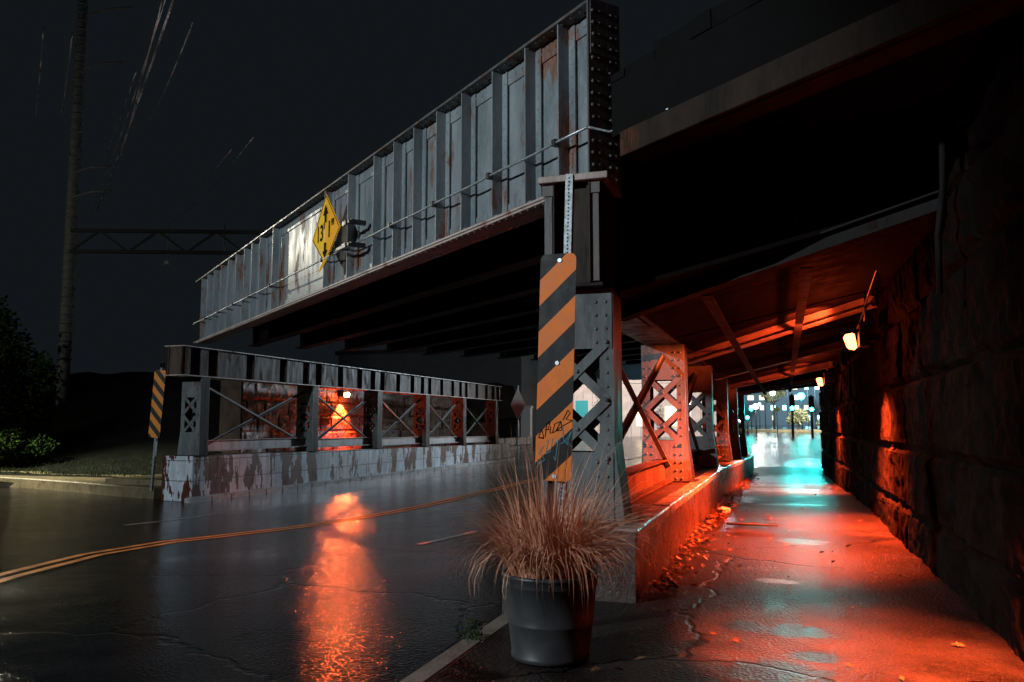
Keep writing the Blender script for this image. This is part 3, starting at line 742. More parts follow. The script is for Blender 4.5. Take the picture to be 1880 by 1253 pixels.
# ------------------------------------------------------------------ orange wall lamps
OR = (1.0, 0.074, 0.016)
def wall_lamp(loc, side, label, ps, pp, pd, lens='lens_orange', dsize=58, dy=.75):
    """side = direction (x) the lamp faces."""
    root = empty('wall_lamp', loc, label, 'wall lamp', 'orange wall lamps under the bridge')
    b = MB(); b.box((min(-side * .26, -side * .135), -.05, .0), (max(-side * .26, -side * .135), .05, .1)); b.box((min(-side * .14, -side * .02), -.16, -.06), (max(-side * .14, -side * .02), .16, .22)); b.box((-side * .02 if side < 0 else -.02, -.15, .12), (side * .14 if side > 0 else .02, .15, .17))
    b.build('housing', M['dark_metal'], root, .01)
    b = MB()
    s = side
    vs = [(0, -.13, -.09), (0, .13, -.09), (s * .03, -.13, .11), (s * .03, .13, .11), (s * .15, -.12, .09), (s * .15, .12, .09), (s * .10, -.12, -.07), (s * .10, .12, -.07)]
    b.add(vs, [(0, 2, 4, 6), (1, 7, 5, 3), (2, 3, 5, 4), (4, 5, 7, 6), (6, 7, 1, 0), (0, 1, 3, 2)]); b.build('lens', M[lens], root, .02)
    b = MB(); b.tube([(-side * .1, 0, .2), (-side * .12, 0, .5), (-side * .12, .05, .9)], .014, 6); b.build('conduit', M['dark_metal'], root)
    L = Vector(loc)
    if ps: lamp('lamp_beam', 'SPOT', L + Vector((side * .20, 0, -.02)), ps, OR, .05, L + Vector((side * .55, 0, -1.0)), 122, .75)
    if ps: lamp('lamp_uplight', 'SPOT', L + Vector((side * .22, 0, .05)), ps * .18, OR, .05, L + Vector((side * .9, 1.05, .60)), 62, .5)
    if pd: lamp('lamp_downlight', 'SPOT', L + Vector((side * .02, 0, -.12)), pd, OR, .04, L + Vector((-side * .10, dy, -2.2)), dsize, .35)
    if pp: lamp('lamp_glow', 'POINT', L + Vector((side * .24, -.02, .03)), pp, OR, .05)
    return root
wall_lamp((0.88, 10.9, 3.0), -1, 'orange lamp on the footpath wall, the nearer of the two in view', 7000, 45, 5500)
lamp('lamp_side_beam', 'SPOT', (.66, 10.9, 2.98), 1900, (1.0, .12, .03), .05, (-1.5, 11.5, 2.2), 46, .5)
wall_lamp((0.88, 20.2, 2.95), -1, 'smaller looking orange lamp farther along the footpath wall', 5600, 45, 5000)
wall_lamp((0.88, 1.9, 3.3), -1, 'orange lamp on the footpath wall at the near end', 0, 12, 0)
lamp('lamp_downlight', 'SPOT', (0.98, 2.9, 3.3), 22000, (1.0, .11, .025), .05, (0.46, 5.05, .68), 36, 1.0)
wall_lamp((-18.0, 31.4, 3.22), 1, 'orange lamp on the stone wall behind the far columns', 60, 0, 14000, 'lens_orange_bright', 88, 0)
lamp('lamp_forward_beam', 'SPOT', (-17.75, 31.2, 3.2), 560, (1.0, .15, .032), .07, (-8.3, 15.2, 0.0), 20, 1.0)

# ------------------------------------------------------------------ striped marker on perforated post (near)
mk = empty('striped_marker', (-1.462, 5.22, .66), 'tall orange and black striped marker with graffiti behind the potted grass', 'road marker', 'striped markers at the bridge piers')
UX = Vector((1, -.05, 0)).normalized()
tilt = .033
X = Matrix.Rotation(tilt, 4, 'Y')
b = MB()
def post(b, z0, z1, r=.025):
    # perforated square tube: four walls, holes as dark recess plates
    b.box((-r, -r, z0), (r, r, z1))
b = MB(); post(b, 0, 3.01)
z = .06
while z < 2.99: b.tube([(0, -.0245, z), (0, -.0262, z)], .0062, 8, 1); b.tube([(.0245, 0, z), (.0262, 0, z)], .0062, 8, 1); z += .0254
po = b.xf(Matrix.Translation((.045, 0, 0)) @ X).build('post', [M['galv'], M['black']], mk)
b = MB(); b.box((-.055, .0, 0), (-.015, .02, 1.15)); b.xf(X).build('brace_post', M['dark_metal'], mk)
# panel
W2, HH = .127, 1.49; rad = .04
pz = 1.715
pts = []
for (cx, cz, a0) in ((W2 - rad, HH / 2 - rad, 0), (-W2 + rad, HH / 2 - rad, 90), (-W2 + rad, -HH / 2 + rad, 180), (W2 - rad, -HH / 2 + rad, 270)):
    for k in range(6): a = R(a0 + 18 * k); pts.append((cx + rad * math.cos(a), cz + rad * math.sin(a)))
n = len(pts); b = MB()
b.add([(x, 0, z) for x, z in pts] + [(x, .004, z) for x, z in pts], [tuple(range(n)), tuple(range(2 * n - 1, n - 1, -1))] + [(i, n + i, n + (i + 1) % n, (i + 1) % n) for i in range(n)])
pn = b.build('panel', M['marker'], mk)
pn.rotation_euler = (0, tilt, -.12); pn.location = (-.005, -.06, 0); pn.location += Vector((math.sin(tilt) * pz, 0, pz))
for z in (.70, .02, -.715):
    b = MB(); b.tube([(.012, -.001, z), (.012, -.008, z)], .014, 10); b.build('bolt', M['galv'], pn)
def scribble(lines, wd, nm, m, par, sx, sz, ox, oz):
    b = MB()
    for L in lines:
        P = [Vector((ox + x * sx, -.0022, oz + z * sz)) for x, z in L]
        for p, q in zip(P[:-1], P[1:]): b.bar(p, q, wd, .0012, (0, 1, 0))
    return b.build(nm, m, par)
# tag letters
g_black = [[(0, .05), (.1, .3), (.16, .0), (-.02, .02)], [(0, .05), (.15, .02)], [(.2, .05), (.24, .5), (.34, .56), (.28, .3), (.18, .28), (.32, .3)], [(.36, .4), (.34, .18), (.42, .2), (.48, .5)], [(.5, .5), (.66, .58), (.52, .26), (.7, .3), (.66, .58)], [(.72, .62), (.86, .95), (.93, .85), (.8, .65), (.98, .62)], [(.44, .2), (.7, .42), (1.0, .62)]]
scribble(g_black, .0045, 'graffiti', M['black'], pn, .235, .2, -.108, -.475)
g_teal = [[(0, 0), (.14, .18), (.06, .1), (.02, .22)], [(.2, .55), (.05, .35), (.16, .3), (.24, .2), (.1, .12)], [(.32, .7), (.26, .35), (.4, .42), (.46, .75)], [(.5, .62), (.72, .78)], [(.62, .72), (.56, .2), (.5, .3)], [(.74, 1.05), (.8, .7), (.92, .6)], [(.7, .62), (.85, .7), (1.02, .95), (.9, .66), (1.05, .55)]]
scribble(g_teal, .0045, 'graffiti', M['cyan_ink'], pn, .235, .26, -.115, -.665)

# ------------------------------------------------------------------ striped marker (far, left)
mk2 = empty('striped_marker', (-15.80, 17.62, .28), 'distant striped marker standing left of the peeling wall', 'road marker', 'striped markers at the bridge piers')
X2 = Matrix.Rotation(.055, 4, 'Y')
b = MB(); b.box((-.03, -.03, -.05), (.03, .03, 3.35)); b.xf(X2).build('post', M['galv'], mk2)
W2b, H2 = .15, 1.78; pts = []
for (cx, cz, a0) in ((W2b - .05, H2 / 2 - .05, 0), (-W2b + .05, H2 / 2 - .05, 90), (-W2b + .05, -H2 / 2 + .05, 180), (W2b - .05, -H2 / 2 + .05, 270)):
    for k in range(4): a = R(a0 + 30 * k); pts.append((cx + .05 * math.cos(a), cz + .05 * math.sin(a)))
n = len(pts); b = MB()
b.add([(x, 0, z) for x, z in pts] + [(x, .004, z) for x, z in pts], [tuple(range(n)), tuple(range(2 * n - 1, n - 1, -1))] + [(i, n + i, n + (i + 1) % n, (i + 1) % n) for i in range(n)])
p2 = b.build('panel', M['marker_back'], mk2); p2.rotation_euler = (0, .055, .32); p2.location = (.115, -.06, 2.24)
b = MB(); b.box((-.06, -.03, 3.2), (.06, .03, 3.34)); b.xf(X2).build('reflector', M['fascia_tan'], mk2)

# ------------------------------------------------------------------ yellow clearance sign
sg = empty('clearance_sign', G(6.03, -.17, 4.76), 'yellow diamond clearance sign reading 13 feet 1 inch hung on the girder', 'road sign')
sg.rotation_euler = (0, 0, math.atan2(-GD.y, -GD.x))       # local x = towards the right end of the girder
T_, B_, Lx, Rx = .60, -.46, -.565, .56
def facet(vs, nm, m):
    b = MB(); k = len(vs); b.add(vs + [(x, y + .006, z) for x, y, z in vs], [tuple(range(k)), tuple(range(2 * k - 1, k - 1, -1))] + [(i, k + i, k + (i + 1) % k, (i + 1) % k) for i in range(k)])
    return b.build(nm, m, sg)
facet([(0, -.035, T_), (0, -.035, B_), (-.115, -.036, -.36), (Lx, -.045, .0)], 'left_face', M['sign_yellow'])
facet([(0.001, -.035, T_), (Rx, -.01, .0), (.115, -.03, -.36), (0.001, -.035, B_)], 'right_face', M['sign_shaded'])
facet([(-.112, -.022, -.365), (.112, -.028, -.365), (.03, -.11, -.565), (-.03, -.115, -.56)], 'bent_tip', M['sign_shaded'])
b = MB(); b.tube([(-.13, -.03, -.352), (0, -.046, -.372), (.13, -.032, -.352)], .011, 6); b.build('bent_edge', M['white_paint'], sg)
b = MB()
for p, q in (((0, -.039, T_ - .03), (Rx - .04, -.016, .0)), ((Rx - .04, -.016, 0), (.12, -.034, -.34)), ((0, -.039, T_ - .03), (Lx + .04, -.048, 0)), ((Lx + .04, -.048, 0), (-.12, -.04, -.34))): b.bar(p, q, .009, .003, (0, 1, 0))
b.build('border', M['black'], sg)
b = MB()
yv = -.044
b.add([(0, yv, .44), (-.10, yv, .29), (-.035, yv, .29), (-.035, yv, .17), (.035, yv, .17), (.035, yv, .29), (.10, yv, .29)], [(0, 1, 6), (2, 3, 4, 5)])
b.build('arrow', M['black'], sg); b = MB()
b.add([(0, yv, -.36), (-.10, yv, -.25), (-.035, yv, -.25), (-.035, yv, -.13), (.035, yv, -.13), (.035, yv, -.25), (.10, yv, -.25)], [(0, 6, 1), (2, 5, 4, 3)])
b.build('arrow', M['black'], sg)
def text_mesh(txt, size, nm, m, par, loc, sx=1.0, rot=(R(90), 0, 0)):
    c = bpy.data.curves.new(nm, 'FONT'); c.body = txt; c.size = size; c.align_x = 'CENTER'; c.align_y = 'CENTER'; c.extrude = .001; c.offset = .006
    o = bpy.data.objects.new(nm, c); COL.objects.link(o)
    me = bpy.data.meshes.new_from_object(o.evaluated_get(bpy.context.evaluated_depsgraph_get()))
    bpy.data.objects.remove(o); bpy.data.curves.remove(c)
    me.materials.clear(); me.materials.append(m)
    r = bpy.data.objects.new(nm, me); COL.objects.link(r); r.parent = par; r.location = loc; r.rotation_euler = rot; r.scale = (sx, 1, 1)
    return r
text_mesh("13'", .34, 'numerals', M['black'], sg, (-.20, -.0425, .03), .85, (R(90), 0, .018))
text_mesh("1''", .34, 'numerals', M['black'], sg, (.20, -.031, .03), .85, (R(90), 0, .045))
for z in (.02, -.30):
    b = MB(); b.box((.05, .0, z - .02), (.85, .03, z + .02)); b.box((.62, -.012, z - .03), (.75, .0, z + .03)); b.box((.80, .03, z - .03), (.86, .25, z + .03))
    b.build('bracket', M['dark_metal'], sg)

# ------------------------------------------------------------------ planter with dry grass
pt = empty('plant_pot', (-1.30, 4.62, .685), 'black plastic pot on the pavement corner', 'plant pot')
def lathe(b, prof, n=48, mi=0):
    o = len(b.v)
    for r_, z in prof: b.v += [Vector((r_ * math.cos(2 * math.pi * k / n), r_ * math.sin(2 * math.pi * k / n), z)) for k in range(n)]
    for i in range(len(prof) - 1):
        for k in range(n):
            k2 = (k + 1) % n; b.f.append([o + i * n + k, o + i * n + k2, o + (i + 1) * n + k2, o + (i + 1) * n + k]); b.mi.append(mi); b.smooth.append(True)
b = MB()
lathe(b, [(0, .0), (.212, .0), (.224, .012), (.226, .03), (.222, .036), (.243, .20), (.245, .204), (.243, .208), (.262, .405), (.268, .408), (.270, .412), (.270, .448), (.276, .452), (.280, .462), (.276, .472), (.262, .474), (.252, .466), (.250, .43)])
b.build('shell', M['pot'], pt)
b = MB(); lathe(b, [(.251, .43), (.15, .445), (0.0, .45)]); b.build('soil', M['soil'], pt)
gr = empty('dry_grass', (-1.30, 4.62, 1.12), 'clump of dry reddish ornamental grass spilling over the black pot', 'plant')
b = MB(); rg = random.Random(11)
for i in range(2300):
    a = rg.uniform(0, 2 * math.pi); r0 = .22 * math.sqrt(rg.random())
    lean = rg.uniform(.3, 1.55) * (.5 + r0 / .22 * .8); L = rg.uniform(.25, .56)
    if rg.random() < .10: L *= 1.35; lean *= .45
    if math.cos(a - .2) > .3 and rg.random() < .3: lean = rg.uniform(1.2, 2.4); L = rg.uniform(.38, .66)
    elif math.cos(a) < -.3 and rg.random() < .4: lean = rg.uniform(1.1, 2.0); L = rg.uniform(.35, .55)
    p = Vector((r0 * math.cos(a), r0 * math.sin(a), -.01)); az = a + rg.uniform(-.7, .7); hd = Vector((math.cos(az), math.sin(az), 0))
    th0 = lean * .25; cv = lean * rg.uniform(.8, 2.0); k = 7; L *= 1.22; wd = rg.uniform(.0018, .0050); side = Vector((-hd.y, hd.x, 0)); L0 = []
    tw = rg.uniform(-.5, .5)
    for j in range(k + 1):
        t = j / k; th = th0 + cv * t ** 1.3
        s2 = (side * math.cos(tw + t) + Vector((0, 0, 1)) * math.sin(tw + t) * .4) * wd * (1 - t ** 1.6 * .92)
        L0 += [p - s2, p + s2]; p = p + (hd * math.sin(th) + Vector((0, 0, 1)) * math.cos(th)) * L / k
    b.add(L0, [(2 * j, 2 * j + 1, 2 * j + 3, 2 * j + 2) for j in range(k)], 0, True)
b.build('blades', M['blade'], gr)
# small weed at kerb
wd_ = empty('weed', (-1.92, 4.95, .60), 'small green weed growing at the kerb left of the black pot', 'plant')
b = MB()
for i in range(90):
    p = Vector((random.uniform(-.07, .07), random.uniform(-.06, .06), random.uniform(.03, .16))); d = Vector((random.uniform(-1, 1), random.uniform(-1, 1), random.uniform(.1, 1))).normalized(); s_ = d.cross(Vector((0, 0, 1))).normalized() * .009
    b.add([p, p + d * .02 + s_, p + d * .045, p + d * .02 - s_], [(0, 1, 2, 3)])
b.build('leaves', M['leaf_green'], wd_)

# ------------------------------------------------------------------ litter on the footpath
b = MB(); rl = random.Random(5)
def leaf(b, x, y, z, s):
    a = rl.uniform(0, 6.28); t1, t2 = rl.uniform(-.5, .5), rl.uniform(-.5, .5)
    X = Matrix.Translation((x, y, z)) @ Matrix.Rotation(a, 4, 'Z') @ Matrix.Rotation(t1, 4, 'X') @ Matrix.Rotation(t2, 4, 'Y')
    pts = [(-1, 0), (-.4, .45), (-.2, .25), (.15, .62), (.3, .25), (1, .0), (.3, -.25), (.15, -.62), (-.2, -.25), (-.4, -.45)]
    b.add([X @ Vector((px * s, py * s, .25 * s * abs(py))) for px, py in pts], [tuple(range(10))])
for _ in range(230):
    y = 3.5 + 27 * rl.random() ** 1.5; x = rl.uniform(-1.0, 1.05)
    if rl.random() < .55: x = -1.05 + abs(rl.gauss(0, .28))
    leaf(b, x, y, zwalk(y) + .018 - .30 * smooth(31, 40, y), rl.uniform(.018, .042))
for _ in range(900):
    y = 6.4 + 22 * rl.random() ** 1.4; leaf(b, -1.06 + abs(rl.gauss(0, .15)), y, zwalk(y) + .02 + rl.random() * .03, rl.uniform(.02, .045))
tag(b.build('leaf_litter', M['dead_leaf']), kind='stuff')
def crumple(name, loc, r_, label, cat, m):
    b = MB(); n = 10; vs = []
    for i in range(n + 1):
        for k in range(14):
            ph = math.pi * i / n; a = 2 * math.pi * k / 14; v = Vector((math.sin(ph) * math.cos(a) * 1.5, math.sin(ph) * math.sin(a), math.cos(ph) * .75)); v *= r_ * (1 + .5 * NZ(v.x * 2.2, v.y * 2.2, v.z * 2.2 + loc[1]))
            vs.append(v)
    b.add(vs, [(i * 14 + k, i * 14 + (k + 1) % 14, (i + 1) * 14 + (k + 1) % 14, (i + 1) * 14 + k) for i in range(n) for k in range(14)])
    o = b.build(name, m); o.location = loc; return tag(o, label, cat)
crumple('paper_litter', (-.88, 12.6, zwalk(12.6) + .05), .062, 'crumpled pale paper on the footpath by the plinth wall', 'litter', M['paper'])
b = MB(); b.tube([(-.75, 11.05, zwalk(11) + .035), (-.42, 11.1, zwalk(11) + .03), (-.12, 11.08, zwalk(11) + .03)], [.018, .014, .009], 6)
tag(b.build('fallen_twig', M['bark']), 'short twig lying across the footpath', 'twig')
# hanging cable on the wall, conduit
b = MB(); b.tube([(1.05, 8.0, 3.95), (1.0, 9.0, 3.72), (.98, 10.2, 3.52), (1.02, 11.6, 3.42), (1.06, 12.7, 3.4)], .014, 6)
tag(b.build('hanging_cable', M['dark_metal']), 'cable sagging along the top of the footpath wall to the lamp', 'cable')
b = MB(); b.tube([(1.08, 6.0, 4.1), (1.07, 6.05, 3.6), (1.05, 6.2, 3.3), (1.06, 6.3, 2.9)], .022, 8)
tag(b.build('drain_pipe', M['near_black']), 'thin bent pipe running down the dark upper wall', 'pipe')

# ------------------------------------------------------------------ railway mast, gantry, wires
ml = empty('railway_mast', (-31.6, 29.4, -.3), 'tall dark railway mast rising left of the bridge', 'mast')
I = Matrix.Translation((31.6, -29.4, .3))
b = MB(); b.tube([(-32.2, 29.9, -.3), (-32.12, 29.8, 6), (-31.9, 29.55, 16), (-31.5, 29.2, 34)], [.30, .28, .24, .19], 12)
z = 5.0
while z < 30:
    b.tube([(-32.12 + .022 * (z - 6), 29.8 - .025 * (z - 6), z), (-32.12 + .022 * (z - 6), 29.8 - .025 * (z - 6), z + .06)], .325 - .004 * (z - 6), 12)
    z += .42
b.xf(I).build('shaft', M['pole'], ml)
for (z, L) in ((21.7, 2.6), (19.0, 2.2), (13.9, 1.7), (12.7, 2.0)):
    b = MB(); b.tube([(-31.75, 29.45, z), (-31.75 + L * .5, 29.6, z + .22), (-31.75 + L, 29.8, z + .2)], .055, 6); b.xf(I).build('arm', M['pole'], ml)
gt = empty('railway_gantry', (-24, 31.5, 9.6), 'dark lattice gantry spanning the tracks behind the bridge', 'gantry')
I = Matrix.Translation((24, -31.5, -9.6)); a_ = Vector((-31.6, 29.3, 10.05)); c_ = Vector((-16, 34.5, 9.9))
for dz in (0, 1.0):
    b = MB(); b.bar(a_ + Vector((0, 0, dz)), c_ + Vector((0, 0, dz)), .16, .16); b.xf(I).build('chord', M['gantry'], gt)
b = MB(); k = 12
for i in range(k):
    p = a_.lerp(c_, i / k); q = a_.lerp(c_, (i + 1) / k); b.bar(p + Vector((0, 0, i % 2)), q + Vector((0, 0, (i + 1) % 2)), .09, .09)
b.xf(I).build('lacing', M['gantry'], gt)
for f in (.28, .44, .8):
    p = a_.lerp(c_, f); b = MB(); b.tube([p + Vector((0, 0, 1.4)), p + Vector((0, 0, -.45))], .04, 6); b.xf(I).build('hanger', M['pole'], gt)
    b = MB(); b.box(p + Vector((-.1, -.1, -.6)), p + Vector((.1, .1, -.42))); b.xf(I).build('insulator', M['kerb'], gt)
def wire(p, q, sag, r_, label):
    b = MB(); p = Vector(p); q = Vector(q)
    b.tube([p.lerp(q, t / 14) - Vector((0, 0, sag * 4 * (t / 14) * (1 - t / 14))) for t in range(15)], r_, 5)
    return tag(b.build('overhead_wire', M['wire']), label, 'wire', 'overhead wires')
WIRE_LABELS = ['thickest overhead wire, passing just right of the brightest glint', 'overhead wire carrying the brightest glint', 'overhead wire left of the brightest glint',
         'short glinting overhead wire nearest the mast', 'overhead wire standing apart to the right of the bundle', 'overhead wire far left of the mast',
         'overhead wire just left of the mast', 'longer of two overhead wires sloping down to the girder end', 'shorter of two overhead wires sloping down to the girder end']
WIRE_PTS = [((-11.77, 13.16, 10.83), (-34.77, 33.84, 13.47)),
    ((-12.01, 13.09, 10.75), (-32.58, 32.42, 13.78)),
    ((-13.33, 14.65, 11.87), (-35.06, 33.78, 13.18)),
    ((-17.74, 18.43, 12.32), (-29.77, 29.08, 14.05)),
    ((-13.43, 15.68, 11.76), (-24.89, 26.45, 14.25)),
    ((-18.59, 16.0, 12.62), (-27.44, 23.51, 13.95)),
    ((-17.86, 16.26, 12.48), (-26.51, 23.82, 13.95)),
    ((-16.95, 22.99, 11.77), (-31.94, 36.88, 13.59)),
    ((-17.69, 22.79, 11.34), (-31.91, 36.79, 14.6))]
for (p, q), l in zip(WIRE_PTS, WIRE_LABELS): wire(p, q, .25, .022 if 'thickest' in l else .013, l)

# ------------------------------------------------------------------ vegetation at left
def foliage(b, c, rad, n, size, seed, clumps=14):
    rg = random.Random(seed); C = []
    for _ in range(clumps):
        v = Vector((rg.gauss(0, 1), rg.gauss(0, 1), rg.gauss(0, 1))).normalized() * rg.random() ** .4
        C.append((Vector((c[0] + v.x * rad[0] * .75, c[1] + v.y * rad[1] * .75, c[2] + v.z * rad[2] * .75)), rg.uniform(.28, .5)))
    for _ in range(n):
        cc, k = rg.choice(C); v = Vector((rg.gauss(0, 1), rg.gauss(0, 1), rg.gauss(0, 1))).normalized() * rg.random() ** .33
        p = cc + Vector((v.x * rad[0] * k, v.y * rad[1] * k, v.z * rad[2] * k))
        d = Vector((rg.uniform(-1, 1), rg.uniform(-1, 1), rg.uniform(-.6, .8))).normalized(); s = d.cross(Vector((rg.uniform(-1, 1), rg.uniform(-1, 1), rg.uniform(-1, 1)))).normalized() * size * .35; l = size * rg.uniform(.6, 1.3)
        b.add([p, p + d * l * .5 + s, p + d * l, p + d * l * .5 - s], [(0, 1, 2, 3)])
def tree(name, loc, cr, label, m, n, size, seed, cat='tree', tr=.12):
    root = empty(name, loc, label, cat)
    b = MB(); zc = cr[0]
    b.tube([(0, 0, -.3), (.05, 0, zc * .5), (0, .05, zc), (.02, .02, zc + cr[3] * .5)], [tr, tr * .8, tr * .55, tr * .15], 8)
    rg = random.Random(seed)
    for k in range(7):
        a = rg.uniform(0, 6.28); z = zc * rg.uniform(.5, 1.1); b.tube([(0, 0, z), (math.cos(a) * cr[1] * .4, math.sin(a) * cr[2] * .4, z + .3 * cr[3]), (math.cos(a) * cr[1] * .7, math.sin(a) * cr[2] * .7, z + .4 * cr[3])], [tr * .4, tr * .25, tr * .08], 5)
    b.build('trunk', M['bark'], root)
    b = MB(); foliage(b, (0, 0, zc), cr[1:], n, size, seed); b.build('crown', m, root)
    return root
tree('tree', (-28.2, 24.4, .3), (2.9, 1.5, 1.5, 2.6), 'bushy dark green tree at the left edge behind the hedge', M['leaf_green'], 5200, .20, 3)
tree('bush', (-27.2, 23.2, .3), (.75, 1.6, 1.0, .9), 'low rounded green bush behind the left pavement', M['leaf_bush'], 3800, .14, 4, 'bush', .05)
tree('tree', (-33.5, 27.5, .3), (4.5, 2.6, 2.2, 4.0), 'dark tree farther back beyond the left edge bush', M['leaf_green'], 3500, .26, 6)

# ------------------------------------------------------------------ beyond the bridge
def post_lamp(loc, h, label, power, r_=.16, m='lens_white'):
    root = empty('street_lamp', loc, label, 'street lamp', 'white street lamps beyond the bridge')
    b = MB(); b.tube([(0, 0, 0), (0, 0, h - r_)], [.04, .025], 8); b.build('post', M['dark_metal'], root)
    b = MB()
    vs = []
    for i in range(9):
        for k in range(12): ph = math.pi * i / 8; a = 2 * math.pi * k / 12; vs.append((r_ * math.sin(ph) * math.cos(a), r_ * math.sin(ph) * math.sin(a), h + r_ * math.cos(ph)))
    b.add(vs, [(i * 12 + k, i * 12 + (k + 1) % 12, (i + 1) * 12 + (k + 1) % 12, (i + 1) * 12 + k) for i in range(8) for k in range(12)], 0, True)
    b.build('globe', M[m], root)
    if power: lamp('lamp_glow', 'POINT', Vector(loc) + Vector((0, -r_ - .1, h)), power, (1, .92, .85), .15)
    return root
def zf(x, y): return zroad(x, y) - .03
post_lamp((-5.9, 55.5, zf(0, 55.5)), 2.6, 'white globe lamp seen just right of the orange lit column', 500)
post_lamp((-3.5, 56.5, zf(0, 56.5)), 2.5, 'white globe lamp seen through the dark middle columns', 350)
post_lamp((-2.0, 64, zf(0, 64)), 2.3, 'broad white lamp at the left of the tunnel mouth', 60, .2)
FAR = [(-1.0, 84.7, 5.0, .26, 'w', 'tall white lamp above the lime sign beyond the tunnel'), (-2.8, 77, 3.3, .16, 't', 'small teal lamp left of the lime sign beyond the tunnel'), (-2.9, 71, 2.5, .14, 't', 'low teal lamp farthest left in the tunnel opening'),
       (2.5, 95, 7.0, .22, 'w', 'high white lamp over the traffic lights'), (0.4, 94.5, 7.1, .2, 'w', 'high white lamp left of the one over the traffic lights'), (3.2, 93, 6.5, .3, 't', 'high teal lamp over the traffic lights'), (-2.3, 85, 3.9, .14, 'w', 'faint white lamp left of the tall one over the lime sign'),
       (-3.7, 75, 2.3, .14, 'w', 'low white lamp beside the last dark column'), (4.3, 80.5, 4.0, .34, 't', 'teal lamp hard against the wall edge in the tunnel opening'), (4.7, 90, 6.3, .2, 'w', 'white lamp high against the wall edge in the tunnel opening'),
       (-1.8, 87, 5.6, .2, 'w', 'upper white lamp of the cluster over the pale tree'), (1.6, 83, 4.6, .34, 't', 'broad teal lamp between the two traffic lights')]
for x, y, h, r_, c, l in FAR: post_lamp((x, y, zf(0, y)), h - zf(0, y), l, 60 if c == 'w' else 0, r_, 'lens_cool' if c == 'w' else 'lens_teal')
lamp('forecourt_light', 'SPOT', (-12, 47, 9), 16000, (1.0, .88, .80), .3, (-11.0, 61, 2.0), 50, .5)
lamp('crossing_light', 'SPOT', (3.5, 50, 9), 1500, (.92, 1.0, .98), .3, (2.5, 52, .4), 110, .6)

sh = empty('shop_building', (-12, 63, 0.9), 'pale low building with teal panels beyond the bridge', 'building')
b = MB(); b.box((-8, 0, -.3), (7.2, 8, 4.2)); b.box((-8.15, -.15, 4.2), (7.35, 8.1, 4.45)); b.build('wall', M['facade'], sh)
b = MB()
for x in frange(-7.5, 6.8, .75): b.box((x - .03, -.03, -.2), (x + .03, -.002, 3.6))
b.build('pilaster', M['kerb'], sh)
for x in (-3.6, -1.3): b = MB(); b.box((x, -.08, 1.2), (x + 1.0, -.004, 2.9)); b.build('teal_panel', M['teal_paint'], sh)
for x in (1.2, 3.4): b = MB(); b.box((x, -.07, .9), (x + 1.3, -.004, 2.4)); b.build('window', M['win_warm'], sh)
b = MB(); b.box((-5.8, -.06, -.2), (-4.8, -.004, 2.1)); b.build('door', M['dark_metal'], sh)
for i, (x, y) in enumerate(((-9.6, 60.5), (-13.2, 60.8))):
    t_ = tree('young_tree', (x, y, .9), (2.4, .7, .7, 1.1), ('thin young tree before the right half of the pale building', 'thin young tree before the teal panels')[i], M['pale_leaf'], 220, .14, 20 + i, 'tree', .05)
# low stone wall, bush, panel beyond far left pier
stw = MB()
for k in range(8):
    for j in range(2): stw.box((-17.6 + .0 * j, 45.6 + k * 1.2 + .3 * j, .0 + .55 * j), (-16.9 + random.uniform(-.03, .03), 46.75 + k * 1.2 + .3 * j, .52 + .55 * j))
tag(stw.build('garden_wall', M['kerb'], bevel=.04), 'low pale stone wall beyond the far end of the peeling wall', 'wall')
tree('bush', (-18.6, 47.5, .9), (1.2, .9, .9, 1.0), 'bright green bush above the low pale stone wall', M['leaf_bush'], 1500, .16, 31, 'bush', .05)
b = MB(); b.box((-17.9, 56, 0), (-17.2, 56.5, 3.1)); b.box((-17.95, 55.95, 3.1), (-17.15, 56.55, 3.25)); tag(b.build('gate_pillar', M['white_paint']), 'bright white gate pillar beyond the low stone wall', 'pillar')
wh = empty('warehouse', (-26, 58, .5), 'dark blue grey warehouse wall behind the white gate pillar', 'building')
b = MB(); b.box((-8, 0, -.5), (7.5, 10, 7)); b.build('wall', M['facade_dark'], wh)
b = MB(); b.box((-8.2, -.2, 7), (7.7, 10.2, 7.3)); b.build('roof', M['dark_metal'], wh)
b = MB(); b.box((3.0, -.05, -.3), (5.2, -.003, 2.8)); b.build('shutter', M['facade'], wh)
# back of diamond sign at far pier
ds = empty('diamond_sign', (-14.0, 43.3, .1), 'bare back of a diamond sign at the far end of the column row', 'road sign')
b = MB(); b.box((-.03, -.03, -.1), (.03, .03, 4.0)); b.build('post', M['galv'], ds)
b = MB(); b.add([(0, -.05, 3.9), (.42, -.05, 2.95), (0, -.05, 2.0), (-.42, -.05, 2.95), (0, -.044, 3.9), (.42, -.044, 2.95), (0, -.044, 2.0), (-.42, -.044, 2.95)], [(0, 1, 2, 3), (7, 6, 5, 4), (0, 4, 5, 1), (1, 5, 6, 2), (2, 6, 7, 3), (3, 7, 4, 0)]); b.build('panel', M['white_paint'], ds)

